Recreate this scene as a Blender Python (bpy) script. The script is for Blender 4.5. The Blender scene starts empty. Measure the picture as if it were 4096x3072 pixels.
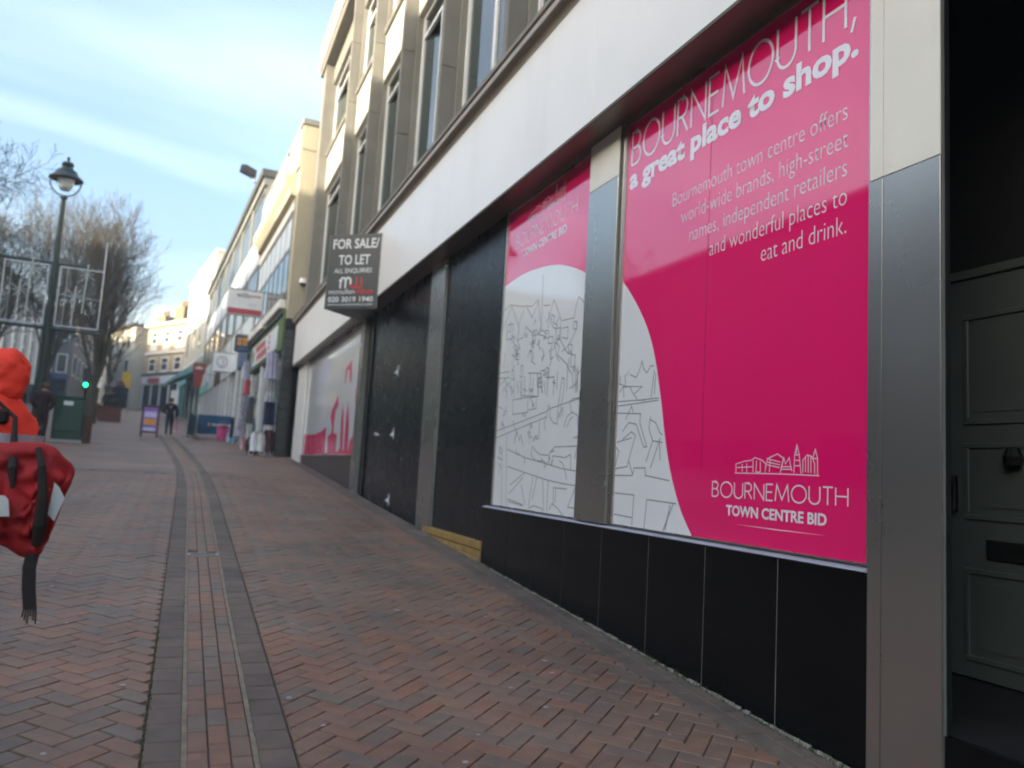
import bpy, bmesh, math, random
from mathutils import Vector, Matrix, noise
random.seed(7)
R = math.radians
scene = bpy.context.scene
COL = scene.collection

# ------------------------------------------------------------------ camera
cam_d = bpy.data.cameras.new('camera')
cam = bpy.data.objects.new('camera', cam_d)
COL.objects.link(cam)
RX = Vector((0.92310, -0.38020, 0.05772))      # right
RY = Vector((0.09616, 0.08250, -0.99194))      # down
RZ = Vector((0.37237, 0.92120, 0.11272))       # forward
RZ.normalize(); RX = (RX - RZ*RX.dot(RZ)).normalized(); RY = RZ.cross(RX)
cam.matrix_world = Matrix(((RX.x, -RY.x, -RZ.x, 0), (RX.y, -RY.y, -RZ.y, 0), (RX.z, -RY.z, -RZ.z, 0), (0, 0, 0, 1)))
cam_d.sensor_width = 36.0
cam_d.sensor_fit = 'HORIZONTAL'
cam_d.lens = 27.99
cam_d.clip_start = 0.05
cam_d.clip_end = 3000
cam_d.dof.use_dof = True
cam_d.dof.focus_distance = 4.2
cam_d.dof.aperture_fstop = 1.7
scene.camera = cam
scene.cycles.filter_width = 1.9

# ------------------------------------------------------------------ sky and sun
SUN_EL, SUN_AZ = 10.5, 21.0          # azimuth measured from -X towards -Y
sd = Vector((-math.cos(R(SUN_AZ))*math.cos(R(SUN_EL)), -math.sin(R(SUN_AZ))*math.cos(R(SUN_EL)), math.sin(R(SUN_EL))))
world = bpy.data.worlds.new('World')
scene.world = world
world.use_nodes = True
wn, wl = world.node_tree.nodes, world.node_tree.links
wn.clear()
wout = wn.new('ShaderNodeOutputWorld'); bg = wn.new('ShaderNodeBackground')
sky = wn.new('ShaderNodeTexSky'); sky.sky_type = 'NISHITA'; sky.sun_disc = False
sky.sun_elevation = R(SUN_EL)
sky.sun_rotation = math.atan2(sd.x, sd.y)
sky.air_density = 1.0; sky.dust_density = 6.0; sky.ozone_density = 3.0
tc = wn.new('ShaderNodeTexCoord')
sep = wn.new('ShaderNodeSeparateXYZ')
wl.new(tc.outputs['Generated'], sep.inputs[0])
def wmath(op, a, b):
    m = wn.new('ShaderNodeMath'); m.operation = op
    for i, v in enumerate((a, b)):
        if isinstance(v, (int, float)): m.inputs[i].default_value = v
        elif v is not None: wl.new(v, m.inputs[i])
    return m.outputs[0]
zz = wmath('ADD', wmath('MAXIMUM', sep.outputs[2], 0.0), 0.16)
comb = wn.new('ShaderNodeCombineXYZ')
wl.new(wmath('DIVIDE', sep.outputs[0], zz), comb.inputs[0])
wl.new(wmath('DIVIDE', sep.outputs[1], zz), comb.inputs[1])
mp = wn.new('ShaderNodeMapping')
mp.inputs['Location'].default_value = (3.1, 2.2, 0.0)
mp.inputs['Rotation'].default_value = (0, 0, R(-36))
mp.inputs['Scale'].default_value = (0.50, 0.95, 1)
wl.new(comb.outputs[0], mp.inputs[0])
nz = wn.new('ShaderNodeTexNoise'); nz.inputs['Scale'].default_value = 1.15
nz.inputs['Detail'].default_value = 5.0; nz.inputs['Roughness'].default_value = 0.5
nz.inputs['Distortion'].default_value = 0.5
wl.new(mp.outputs[0], nz.inputs['Vector'])
rp = wn.new('ShaderNodeValToRGB')
rp.color_ramp.elements[0].position = 0.46; rp.color_ramp.elements[0].color = (0, 0, 0, 1)
rp.color_ramp.elements[1].position = 0.70; rp.color_ramp.elements[1].color = (1, 1, 1, 1)
wl.new(nz.outputs[0], rp.inputs[0])
mix = wn.new('ShaderNodeMixRGB'); mix.blend_type = 'MIX'
cl = wn.new('ShaderNodeMixRGB'); cl.blend_type = 'ADD'; cl.inputs[0].default_value = 1.0
cl.inputs[2].default_value = (1.15, 1.09, 1.02, 1)
wl.new(cl.outputs[0], mix.inputs[2])
wl.new(wmath('MULTIPLY', rp.outputs[0], 0.75), mix.inputs[0])
hs = wn.new('ShaderNodeMixRGB'); hs.blend_type = 'MULTIPLY'; hs.inputs[0].default_value = 1.0
hs.inputs[2].default_value = (.91, .872, .81, 1)
wl.new(sky.outputs[0], hs.inputs[1])
wl.new(hs.outputs[0], mix.inputs[1]); wl.new(hs.outputs[0], cl.inputs[1])
wl.new(mix.outputs[0], bg.inputs[0])
bg.inputs[1].default_value = 0.12
wl.new(bg.outputs[0], wout.inputs[0])
sun_d = bpy.data.lights.new('sun', 'SUN')
sun_d.energy = 2.0; sun_d.angle = R(0.6); sun_d.color = (1.0, 0.87, 0.68)
sun = bpy.data.objects.new('sun', sun_d); COL.objects.link(sun)
sun.rotation_euler = (-sd).to_track_quat('-Z', 'Y').to_euler()
vs = scene.view_settings
scene.display_settings.display_device = 'sRGB'
vs.view_transform = 'Standard'; vs.look = 'None'; vs.gamma = 1.0; vs.use_curve_mapping = False
vs.exposure = 2.9

# ------------------------------------------------------------------ materials
MATS = {}
def mat(name, col, rough=0.6, metal=0.0, spec=0.5, var=0.12, vscale=3.0, bump=0.0, bscale=40.0, emit=None, estr=0.0, coat=0.0, stain=0.0):
    m = bpy.data.materials.new(name); m.use_nodes = True
    n, l = m.node_tree.nodes, m.node_tree.links
    b = n['Principled BSDF']
    b.inputs['Roughness'].default_value = rough
    b.inputs['Metallic'].default_value = metal
    b.inputs['Specular IOR Level'].default_value = spec
    if coat: b.inputs['Coat Weight'].default_value = coat; b.inputs['Coat Roughness'].default_value = 0.03
    t = n.new('ShaderNodeTexCoord')
    if var or stain:
        nt = n.new('ShaderNodeTexNoise'); nt.inputs['Scale'].default_value = vscale; nt.inputs['Detail'].default_value = 6
        l.new(t.outputs['Object'], nt.inputs['Vector'])
        r = n.new('ShaderNodeValToRGB')
        r.color_ramp.elements[0].position = 0.3; r.color_ramp.elements[1].position = 0.7
        r.color_ramp.elements[0].color = tuple(c*(1-var) for c in col)+(1,)
        r.color_ramp.elements[1].color = tuple(min(1, c*(1+var)) for c in col)+(1,)
        l.new(nt.outputs[0], r.inputs[0])
        out = r.outputs[0]
        if stain:
            s2 = n.new('ShaderNodeTexNoise'); s2.inputs['Scale'].default_value = vscale*0.6; s2.inputs['Detail'].default_value = 8
            mp_ = n.new('ShaderNodeMapping'); mp_.inputs['Scale'].default_value = (3, 3, 0.35)
            l.new(t.outputs['Object'], mp_.inputs[0]); l.new(mp_.outputs[0], s2.inputs['Vector'])
            r2 = n.new('ShaderNodeValToRGB'); r2.color_ramp.elements[0].position = 0.52; r2.color_ramp.elements[1].position = 0.8
            r2.color_ramp.elements[0].color = (1, 1, 1, 1); r2.color_ramp.elements[1].color = (1-stain, 1-stain, 1-stain*1.1, 1)
            l.new(s2.outputs[0], r2.inputs[0])
            mx = n.new('ShaderNodeMixRGB'); mx.blend_type = 'MULTIPLY'; mx.inputs[0].default_value = 1
            l.new(out, mx.inputs[1]); l.new(r2.outputs[0], mx.inputs[2]); out = mx.outputs[0]
        l.new(out, b.inputs['Base Color'])
        rr = n.new('ShaderNodeMapRange'); rr.inputs[3].default_value = max(0.02, rough*0.85); rr.inputs[4].default_value = min(1, rough*1.2)
        l.new(nt.outputs[0], rr.inputs[0]); l.new(rr.outputs[0], b.inputs['Roughness'])
    else:
        b.inputs['Base Color'].default_value = tuple(col)+(1,)
    if bump:
        nb = n.new('ShaderNodeTexNoise'); nb.inputs['Scale'].default_value = bscale; nb.inputs['Detail'].default_value = 4
        l.new(t.outputs['Object'], nb.inputs['Vector'])
        bp = n.new('ShaderNodeBump'); bp.inputs['Strength'].default_value = bump; bp.inputs['Distance'].default_value = 0.01
        l.new(nb.outputs[0], bp.inputs['Height']); l.new(bp.outputs[0], b.inputs['Normal'])
    if emit:
        b.inputs['Emission Color'].default_value = tuple(emit)+(1,); b.inputs['Emission Strength'].default_value = estr
    MATS[name] = m
    return m
M = MATS
mat('fascia_white', (.88, .86, .81), .3, var=.03, vscale=1.2, stain=.06)
mat('stone', (.185, .180, .157), .75, var=.12, vscale=2.0, bump=.15, bscale=60, stain=.18)
mat('cornice_stone', (.25, .215, .17), .55, var=.10, vscale=2.5, stain=.2)
mat('pale_stone_highlight', (.40, .36, .31), .5, var=.1, stain=.15)  # lighter stone: cornice ridge highlight put into the colour; plain on the gutter board
mat('soffit_trim', (.10, .085, .06), .7, var=.1)
mat('soffit', (.13, .11, .09), .30, var=.12, vscale=2, spec=.6)
mat('cream_panel', (.50, .49, .42), .5, var=.05, stain=.08)
mat('frame_white', (.72, .74, .73), .4, var=.05)
mat('glass', (.03, .045, .045), .03, spec=1.0, var=0, coat=.6)
mat('glass_dark', (.012, .014, .014), .06, spec=.5, var=.2)
mat('steel', (.46, .44, .40), .27, metal=.92, var=.05, vscale=1.0, stain=.05)
mat('pillar_cream', (.84, .80, .68), .33, var=.05, vscale=2, stain=.16, spec=.6)
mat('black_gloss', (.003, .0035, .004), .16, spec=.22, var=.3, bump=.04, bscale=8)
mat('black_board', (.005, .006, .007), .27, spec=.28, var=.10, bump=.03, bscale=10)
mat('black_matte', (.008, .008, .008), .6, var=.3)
mat('brown_panel', (.05, .038, .034), .35, var=.2)
mat('sill_grey', (.36, .37, .43), .4, var=.1, stain=.2)
mat('joint_silver', (.34, .33, .29), .5, var=.2)
mat('magenta', (.86, .006, .150), .05, spec=.6, var=.02, vscale=.8, coat=.8)
mat('print_seam', (.45, .005, .06), .3, var=0)
mat('poster_white', (.80, .82, .82), .12, spec=.5, var=.02, coat=.8)
mat('print_white', (.82, .80, .84), .12, spec=.5, var=0, coat=.8)
mat('print_pink', (.88, .70, .80), .12, spec=.5, var=0, coat=.8)
mat('print_grey', (.27, .29, .295), .15, spec=.5, var=0)
mat('print_drip', (.60, .03, .12), .15, spec=.5, var=.1)
mat('yellow_paint', (.33, .21, .06), .6, var=.25, vscale=6, stain=.3)
mat('door_green', (.09, .106, .094), .35, var=.08)
mat('iron_black', (.01, .01, .01), .35, var=.2)
mat('lamp_green', (.018, .034, .026), .35, var=.2)
mat('lamp_glass', (.55, .62, .62), .15, var=.05)
mat('board_charcoal', (.045, .052, .056), .4, var=.06)
mat('board_grey', (.12, .125, .12), .5, var=.08)
mat('print_red', (.45, .02, .03), .4, var=0)
mat('sign_white', (.66, .69, .70), .45, var=.05)
mat('sign_red', (.40, .05, .07), .45, var=.1)
mat('sign_blue', (.025, .06, .15), .4, var=.1)
mat('orange_print', (.62, .27, .03), .5, var=.1)
mat('post_red', (.30, .04, .025), .4, var=.1)
mat('barrier_blue', (.010, .075, .17), .5, var=.1, vscale=5)
mat('barrier_pale', (.07, .18, .26), .5, var=.1)
mat('green_fascia', (.11, .165, .065), .5, var=.12)
mat('tile_dark', (.025, .03, .03), .25, var=.25)
mat('dark_brick', (.10, .075, .06), .9, var=.2, vscale=5, bump=.2)
mat('dark_render', (.13, .125, .115), .85, var=.1)
mat('render_cream', (.42, .385, .28), .8, var=.06, bump=.1, bscale=30, stain=.10)
mat('cream_light', (.56, .53, .43), .75, var=.05, bump=.06, bscale=30, stain=.08)
mat('panel_bluewhite', (.62, .66, .68), .35, var=.05)
mat('metal_grey', (.19, .20, .18), .5, var=.12)
mat('roof_dark', (.06, .065, .06), .6, var=.2)
mat('window_blue', (.035, .045, .05), .04, spec=.8, var=0)
mat('teal', (.17, .40, .38), .6, var=.12)
mat('ochre_wall', (.44, .35, .21), .85, var=.08, bump=.1, stain=.08)
mat('trim_white', (.76, .74, .68), .6, var=.05)
mat('slate', (.07, .065, .055), .7, var=.2)
mat('chimney_brick', (.22, .16, .09), .9, var=.2)
mat('shop_dark', (.02, .022, .022), .2, var=.3)
mat('shop_interior', (.16, .13, .06), .5, var=.4, vscale=1.2)
mat('bark', (.075, .060, .036), .9, var=.3, vscale=6, bump=.3, bscale=20)
mat('bark_pale', (.088, .076, .044), .9, var=.3, vscale=6)
mat('cabinet_green', (.012, .055, .035), .35, var=.1)
mat('wood_brown', (.07, .035, .022), .7, var=.25, vscale=5)
mat('planter_brick', (.12, .05, .038), .85, var=.2, vscale=6)
mat('foliage_dark', (.045, .065, .025), .8, var=.3)
mat('jacket_black', (.010, .010, .009), .8, var=.2)
mat('denim', (.018, .026, .05), .85, var=.2)
mat('maroon_coat', (.020, .008, .010), .85, var=.2)
mat('skin', (.42, .24, .17), .55, var=.05)
mat('hair_brown', (.05, .03, .018), .7, var=.2)
mat('shoe', (.35, .35, .36), .6, var=.1)
mat('shoe_dark', (.015, .014, .014), .6, var=.1)
mat('hivis', (.88, .05, .022), .75, var=.16, vscale=7, bump=.25, bscale=160)
mat('bag_red', (.34, .006, .008), .7, var=.25, vscale=9, bump=.25, bscale=160)
mat('reflective', (.42, .40, .42), .4, var=.08)
mat('patch_white', (.55, .56, .54), .5, var=.1, vscale=10)
mat('strap_black', (.016, .010, .008), .8, var=.2)
mat('purple_print', (.20, .12, .42), .5, var=.1)
mat('lilac_print', (.52, .48, .68), .5, var=.05)
mat('dress_print', (.34, .33, .37), .85, var=.55, vscale=14)
mat('cloth_navy', (.015, .02, .05), .85, var=.2)
mat('cloth_white', (.60, .63, .62), .8, var=.1, vscale=6, bump=.3, bscale=8)
mat('cloth_lilac', (.36, .36, .46), .85, var=.15)
mat('cloth_pink', (.55, .08, .22), .8, var=.3, vscale=6)
mat('cloth_palepink', (.58, .33, .36), .8, var=.1)
mat('cloth_blue', (.15, .34, .46), .8, var=.1)
mat('cloth_plum', (.085, .035, .045), .8, var=.2)
mat('tube_metal', (.45, .45, .44), .35, metal=.7, var=.1)
mat('xmas_white', (.60, .63, .66), .5, var=.05)
mat('xmas_rope', (.42, .46, .44), .4, var=.1)
mat('yellow_flag', (.62, .42, .05), .7, var=.1)
mat('green_light', (.0, .3, .12), .3, var=0, emit=(.01, 1.0, .30), estr=2.2)
mat('lens_off', (.05, .01, .01), .3, var=0)
mat('plant_pot', (.10, .06, .04), .8, var=.2)
mat('gum', (.36, .33, .32), .8, var=.1)
mat('moss', (.07, .085, .03), .95, var=.4, vscale=20)
mat('dust', (.24, .24, .19), .95, var=.3, vscale=30)
mat('mortar', (.21, .175, .125), .95, var=.25, vscale=14, bump=.3)
mat('joint_sand', (.09, .065, .045), .95, var=.35, vscale=10)
mat('drain_iron', (.07, .07, .07), .55, metal=.3, var=.2)
mat('concrete_pale', (.30, .31, .31), .85, var=.15, vscale=8)
BR = []
for i, c in enumerate([(.205, .125, .084), (.218, .121, .079), (.188, .125, .089), (.168, .125, .095), (.196, .127, .089), (.236, .122, .076), (.165, .117, .087)]):
    mat('brick_%d' % i, c, .58, var=.16, vscale=9, bump=.25, bscale=70, spec=.4); BR.append('brick_%d' % i)
BRW = [5, 4, 5, 4, 5, 1.4, 2]
GREYB = []
for i, c in enumerate([(.142, .108, .086), (.150, .114, .091), (.130, .101, .082), (.144, .112, .089)]):
    mat('grey_paver_%d' % i, c, .75, var=.16, vscale=9, bump=.25, bscale=70, spec=.4); GREYB.append('grey_paver_%d' % i)
def street_wear(m, lo, hi, sc, seed):
    # broad trodden-in grime lying across many pavers
    n, l = m.node_tree.nodes, m.node_tree.links; b = n['Principled BSDF']
    src = b.inputs['Base Color'].links[0].from_socket
    g_ = n.new('ShaderNodeNewGeometry'); t_ = n.new('ShaderNodeTexNoise'); t_.inputs['Scale'].default_value = sc; t_.inputs['Detail'].default_value = 7; t_.inputs['Roughness'].default_value = .62
    mp_ = n.new('ShaderNodeMapping'); mp_.inputs['Location'].default_value = (seed, 0, 0); l.new(g_.outputs['Position'], mp_.inputs[0]); l.new(mp_.outputs[0], t_.inputs['Vector'])
    r_ = n.new('ShaderNodeValToRGB'); r_.color_ramp.elements[0].position = .34; r_.color_ramp.elements[1].position = .66
    r_.color_ramp.elements[0].color = (lo, lo*1.02, lo*1.04, 1); r_.color_ramp.elements[1].color = (hi, hi*.99, hi*.97, 1)
    l.new(t_.outputs[0], r_.inputs[0])
    x_ = n.new('ShaderNodeMixRGB'); x_.blend_type = 'MULTIPLY'; x_.inputs[0].default_value = 1
    l.new(src, x_.inputs[1]); l.new(r_.outputs[0], x_.inputs[2]); l.new(x_.outputs[0], b.inputs['Base Color'])
for nm in BR+GREYB: street_wear(MATS[nm], .72, 1.14, 1.1, 3.3)
# far paving: the same bricks where single ones can no longer be told apart
def far_paving():
    m = bpy.data.materials.new('far_paving'); m.use_nodes = True
    n, l = m.node_tree.nodes, m.node_tree.links; b = n['Principled BSDF']; b.inputs['Roughness'].default_value = .6
    t = n.new('ShaderNodeTexCoord'); mp_ = n.new('ShaderNodeMapping'); mp_.inputs['Rotation'].default_value = (0, 0, R(45))
    l.new(t.outputs['Object'], mp_.inputs[0])
    br = n.new('ShaderNodeTexBrick'); br.inputs['Scale'].default_value = 5.0
    br.inputs['Color1'].default_value = (.212, .130, .088, 1); br.inputs['Color2'].default_value = (.180, .126, .090, 1)
    br.inputs['Mortar'].default_value = (.08, .055, .04, 1); br.inputs['Mortar Size'].default_value = .012
    l.new(mp_.outputs[0], br.inputs[0])
    nn = n.new('ShaderNodeTexNoise'); nn.inputs['Scale'].default_value = .5; nn.inputs['Detail'].default_value = 5
    l.new(t.outputs['Object'], nn.inputs['Vector'])
    r = n.new('ShaderNodeValToRGB'); r.color_ramp.elements[0].color = (.75, .78, .8, 1); r.color_ramp.elements[1].color = (1.2, 1.1, 1.05, 1)
    r.color_ramp.elements[0].position = .35; r.color_ramp.elements[1].position = .65
    l.new(nn.outputs[0], r.inputs[0])
    mx = n.new('ShaderNodeMixRGB'); mx.blend_type = 'MULTIPLY'; mx.inputs[0].default_value = 1
    l.new(br.outputs[0], mx.inputs[1]); l.new(r.outputs[0], mx.inputs[2]); l.new(mx.outputs[0], b.inputs['Base Color'])
    MATS['far_paving'] = m
    street_wear(m, .78, 1.12, 1.1, 3.3)
far_paving()

# ------------------------------------------------------------------ builders
WM = {}
def wm(o): return WM.get(o.name, Matrix.Identity(4)) if o else Matrix.Identity(4)
def thing(name, label, cat, loc=(0, 0, 0), rotz=0.0, group=None, kind=None):
    o = bpy.data.objects.new(name, None); COL.objects.link(o)
    o.empty_display_size = .2
    o.location = loc; o.rotation_euler = (0, 0, rotz)
    WM[o.name] = Matrix.Translation(loc) @ Matrix.Rotation(rotz, 4, 'Z')
    if label: o['label'] = label
    if cat: o['category'] = cat
    if group: o['group'] = group
    if kind: o['kind'] = kind
    return o
class MB:
    def __init__(s): s.v, s.f, s.mi, s.mats = [], [], [], []
    def _m(s, m):
        if m not in s.mats: s.mats.append(m)
        return s.mats.index(m)
    def poly(s, pts, m):
        k = len(s.v); s.v += [tuple(p) for p in pts]; s.f.append(tuple(range(k, k+len(pts)))); s.mi.append(s._m(m)); return s
    def mesh(s, vs_, fs_, m):
        k = len(s.v); i = s._m(m); s.v += [tuple(p) for p in vs_]
        for f in fs_: s.f.append(tuple(a+k for a in f)); s.mi.append(i)
        return s
    def box(s, x0, x1, y0, y1, z0, z1, m, bev=0.0):
        if bev and min(abs(x1-x0), abs(y1-y0), abs(z1-z0)) > 2.2*bev:
            bm = bmesh.new(); bmesh.ops.create_cube(bm, size=1.0)
            for v in bm.verts: v.co = ((x0+x1)/2+v.co.x*(x1-x0), (y0+y1)/2+v.co.y*(y1-y0), (z0+z1)/2+v.co.z*(z1-z0))
            bmesh.ops.bevel(bm, geom=bm.edges[:], offset=bev, segments=1, affect='EDGES')
            bm.verts.index_update()
            s.mesh([v.co.copy() for v in bm.verts], [[v.index for v in f.verts] for f in bm.faces], m); bm.free(); return s
        p = [(x0, y0, z0), (x1, y0, z0), (x1, y1, z0), (x0, y1, z0), (x0, y0, z1), (x1, y0, z1), (x1, y1, z1), (x0, y1, z1)]
        return s.mesh(p, [(0, 3, 2, 1), (4, 5, 6, 7), (0, 1, 5, 4), (1, 2, 6, 5), (2, 3, 7, 6), (3, 0, 4, 7)], m)
    def extrude(s, pts, d, m):
        # closed planar polygon (list of 3D points) pushed along vector d
        n = len(pts); d = Vector(d); a = [Vector(p) for p in pts]; b = [p+d for p in a]
        nrm = Vector((0, 0, 0))
        for i in range(n):
            p, q = a[i], a[(i+1) % n]; nrm += p.cross(q)
        if nrm.dot(d) > 0: a, b = b[:], a[:]
        f = [tuple(range(n)), tuple(range(2*n-1, n-1, -1))]
        for i in range(n): j = (i+1) % n; f.append((i, n+i, n+j, j))
        return s.mesh(a+b, f, m)
    def tube(s, pts, rad, m, n=8, cap=True):
        pts = [Vector(p) for p in pts]
        if not isinstance(rad, (list, tuple)): rad = [rad]*len(pts)
        k = len(s.v); mi = s._m(m); up = None
        for i, p in enumerate(pts):
            d = (pts[min(i+1, len(pts)-1)]-pts[max(i-1, 0)]).normalized()
            if up is None: up = Vector((0, 0, 1)) if abs(d.z) < .9 else Vector((1, 0, 0))
            a = d.cross(up).normalized(); b = d.cross(a).normalized(); up = -b if b.length else up
            for j in range(n):
                t = 2*math.pi*j/n; s.v.append(tuple(p+(a*math.cos(t)+b*math.sin(t))*rad[i]))
        for i in range(len(pts)-1):
            for j in range(n):
                jj = (j+1) % n
                s.f.append((k+i*n+j, k+(i+1)*n+j, k+(i+1)*n+jj, k+i*n+jj)); s.mi.append(mi)
        if cap:
            s.f.append(tuple(k+j for j in range(n))); s.mi.append(mi)
            e = k+(len(pts)-1)*n; s.f.append(tuple(e+j for j in range(n-1, -1, -1))); s.mi.append(mi)
        return s
    def lathe(s, prof, m, c=(0, 0), n=16):
        k = len(s.v); mi = s._m(m)
        for r, z in prof:
            for j in range(n):
                t = 2*math.pi*j/n; s.v.append((c[0]+r*math.cos(t), c[1]+r*math.sin(t), z))
        for i in range(len(prof)-1):
            for j in range(n):
                jj = (j+1) % n; s.f.append((k+i*n+j, k+i*n+jj, k+(i+1)*n+jj, k+(i+1)*n+j)); s.mi.append(mi)
        return s
    def ball(s, c, r, m, n=10, sq=(1, 1, 1)):
        k = len(s.v); mi = s._m(m); h = n//2
        for i in range(h+1):
            a = math.pi*i/h
            for j in range(n):
                t = 2*math.pi*j/n
                s.v.append((c[0]+r*sq[0]*math.sin(a)*math.cos(t), c[1]+r*sq[1]*math.sin(a)*math.sin(t), c[2]+r*sq[2]*math.cos(a)))
        for i in range(h):
            for j in range(n):
                jj = (j+1) % n; s.f.append((k+i*n+j, k+(i+1)*n+j, k+(i+1)*n+jj, k+i*n+jj)); s.mi.append(mi)
        return s
    def build(s, name, parent=None, local=False, smooth=False, **props):
        """vertices are world coordinates unless local=True; linked as one mesh object"""
        me = bpy.data.meshes.new(name); me.from_pydata(s.v, [], s.f)
        for m in s.mats: me.materials.append(MATS[m])
        me.polygons.foreach_set('material_index', s.mi)
        if smooth:
            for p in me.polygons: p.use_smooth = True
        if not local and parent: me.transform(wm(parent).inverted())
        me.update()
        o = bpy.data.objects.new(name, me); COL.objects.link(o)
        if parent: o.parent = parent; WM[o.name] = wm(parent)
        for k_, v_ in props.items(): o[k_] = v_
        return o
def box(name, parent, x0, x1, y0, y1, z0, z1, m, bev=0.0, local=False, **k):
    return MB().box(x0, x1, y0, y1, z0, z1, m, bev).build(name, parent, local=local, **k)
# a plane frame: origin, ex, ey -> 3D; normal ex x ey points at the viewer
class Frame:
    def __init__(s, o, ex, ey): s.o, s.x, s.y = Vector(o), Vector(ex).normalized(), Vector(ey).normalized(); s.n = s.x.cross(s.y)
    def p(s, u, v, d=0.0): return s.o+s.x*u+s.y*v+s.n*d
    def m(s, d=0.0):
        q = s.o+s.n*d; a, b, c = s.x, s.y, s.n
        return Matrix(((a.x, b.x, c.x, q.x), (a.y, b.y, c.y, q.y), (a.z, b.z, c.z, q.z), (0, 0, 0, 1)))
def ribbon(mb, pts, w, m, d, fr):
    """a flat stroke of width w along 2D points, mitred, lying d in front of the frame"""
    pts = [Vector((p[0], p[1])) for p in pts]
    if len(pts) < 2: return
    closed = (pts[0]-pts[-1]).length < 1e-4
    if closed: pts = pts[:-1]
    n = len(pts); Lp, Rp = [], []
    for i in range(n):
        a = pts[i-1] if (i > 0 or closed) else None
        b = pts[(i+1) % n] if (i < n-1 or closed) else None
        d0 = (pts[i]-a).normalized() if a is not None else None
        d1 = (b-pts[i]).normalized() if b is not None else None
        if d0 is None: d0 = d1
        if d1 is None: d1 = d0
        t = (d0+d1); t = t.normalized() if t.length > 1e-6 else d0
        nn = Vector((-t.y, t.x)); c = max(.35, abs(nn.dot(Vector((-d0.y, d0.x)))))
        Lp.append(pts[i]+nn*(w/2/c)); Rp.append(pts[i]-nn*(w/2/c))
    for i in range(n if closed else n-1):
        j = (i+1) % n
        mb.poly([fr.p(q.x, q.y, d) for q in (Rp[i], Rp[j], Lp[j], Lp[i])], m)
def arc(cx, cy, rx, ry, a0, a1, n=14):
    return [(cx+rx*math.cos(R(a0+(a1-a0)*i/n)), cy+ry*math.sin(R(a0+(a1-a0)*i/n))) for i in range(n+1)]
# thin geometric capitals, unit cap height
GLY = {
 'B': (.52, [[(0, 0), (0, 1), (.24, 1)]+arc(.24, .76, .22, .24, 90, -90, 10)+[(.0, .52)], [(.24, .52)]+arc(.26, .26, .25, .26, 90, -90, 10)+[(0, 0)]]),
 'O': (.92, [arc(.46, .5, .46, .51, 90, 450, 40)]),
 'U': (.64, [[(0, 1), (0, .32)]+arc(.32, .32, .32, .33, 180, 360, 14)+[(.64, 1)]]),
 'R': (.52, [[(0, 0), (0, 1), (.24, 1)]+arc(.24, .74, .24, .26, 90, -90, 10)+[(0, .48)], [(.22, .48), (.52, 0)]]),
 'N': (.68, [[(0, 0), (0, 1), (.68, 0), (.68, 1)]]),
 'E': (.44, [[(.44, 1), (0, 1), (0, 0), (.44, 0)], [(0, .52), (.40, .52)]]),
 'M': (.90, [[(0, 0), (.10, 1), (.45, .1), (.80, 1), (.90, 0)]]),
 'T': (.56, [[(0, 1), (.56, 1)], [(.28, 1), (.28, 0)]]),
 'H': (.66, [[(0, 0), (0, 1)], [(.66, 0), (.66, 1)], [(0, .52), (.66, .52)]]),
 ',': (.12, [[(.10, .10), (.0, -.18)]]),
}
def thin_caps(name, text, fr, u0, v0, width, h, m, d, parent, w=.06):
    tot = sum(GLY[c][0] for c in text)+.17*(len(text)-1); sx = width/tot
    mb = MB(); x = 0; k = 0
    for c in text:
        gw, st = GLY[c]
        for s_ in st:
            ribbon(mb, [(u0+(x+a)*sx, v0+b*h) for a, b in s_], w*h, m, d+.00015*(k % 3), fr); k += 1
        x += gw+.17
    return mb.build(name, parent)
def text(name, body, fr, u, v, m, d, parent, width=None, size=None, align='LEFT', offset=0.0, xs=1.0, shear=0.0):
    cu = bpy.data.curves.new(name, 'FONT'); cu.body = body; cu.size = 1.0; cu.offset = offset; cu.shear = shear
    cu.align_x = align; cu.resolution_u = 3; cu.fill_mode = 'FRONT' if hasattr(cu, 'fill_mode') else cu.fill_mode
    tmp = bpy.data.objects.new(name+'_tmp', cu)
    me = bpy.data.meshes.new_from_object(tmp)
    bpy.data.objects.remove(tmp); bpy.data.curves.remove(cu)
    xsn = [q.co.x for q in me.vertices]
    if width and not size: size = width/(max(xsn)-min(xsn)); sxx = size
    else:
        sxx = size*xs
        if width: sxx = width/(max(xsn)-min(xsn))
    me.transform(Matrix.Translation((u, v, 0)) @ Matrix.Diagonal((sxx, size, 1, 1)))
    par = list(range(len(me.vertices)))
    def root(a):
        while par[a] != a: par[a] = par[par[a]]; a = par[a]
        return a
    for e in me.edges: par[root(e.vertices[0])] = root(e.vertices[1])
    ids = {}
    for v_ in me.vertices: v_.co.z += .00012*(ids.setdefault(root(v_.index), len(ids)) % 4)
    me.transform(fr.m(d))
    if parent: me.transform(wm(parent).inverted())
    me.name = name; me.materials.clear(); me.materials.append(MATS[m])
    o = bpy.data.objects.new(name, me); COL.objects.link(o)
    if parent: o.parent = parent; WM[o.name] = wm(parent)
    return o
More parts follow.
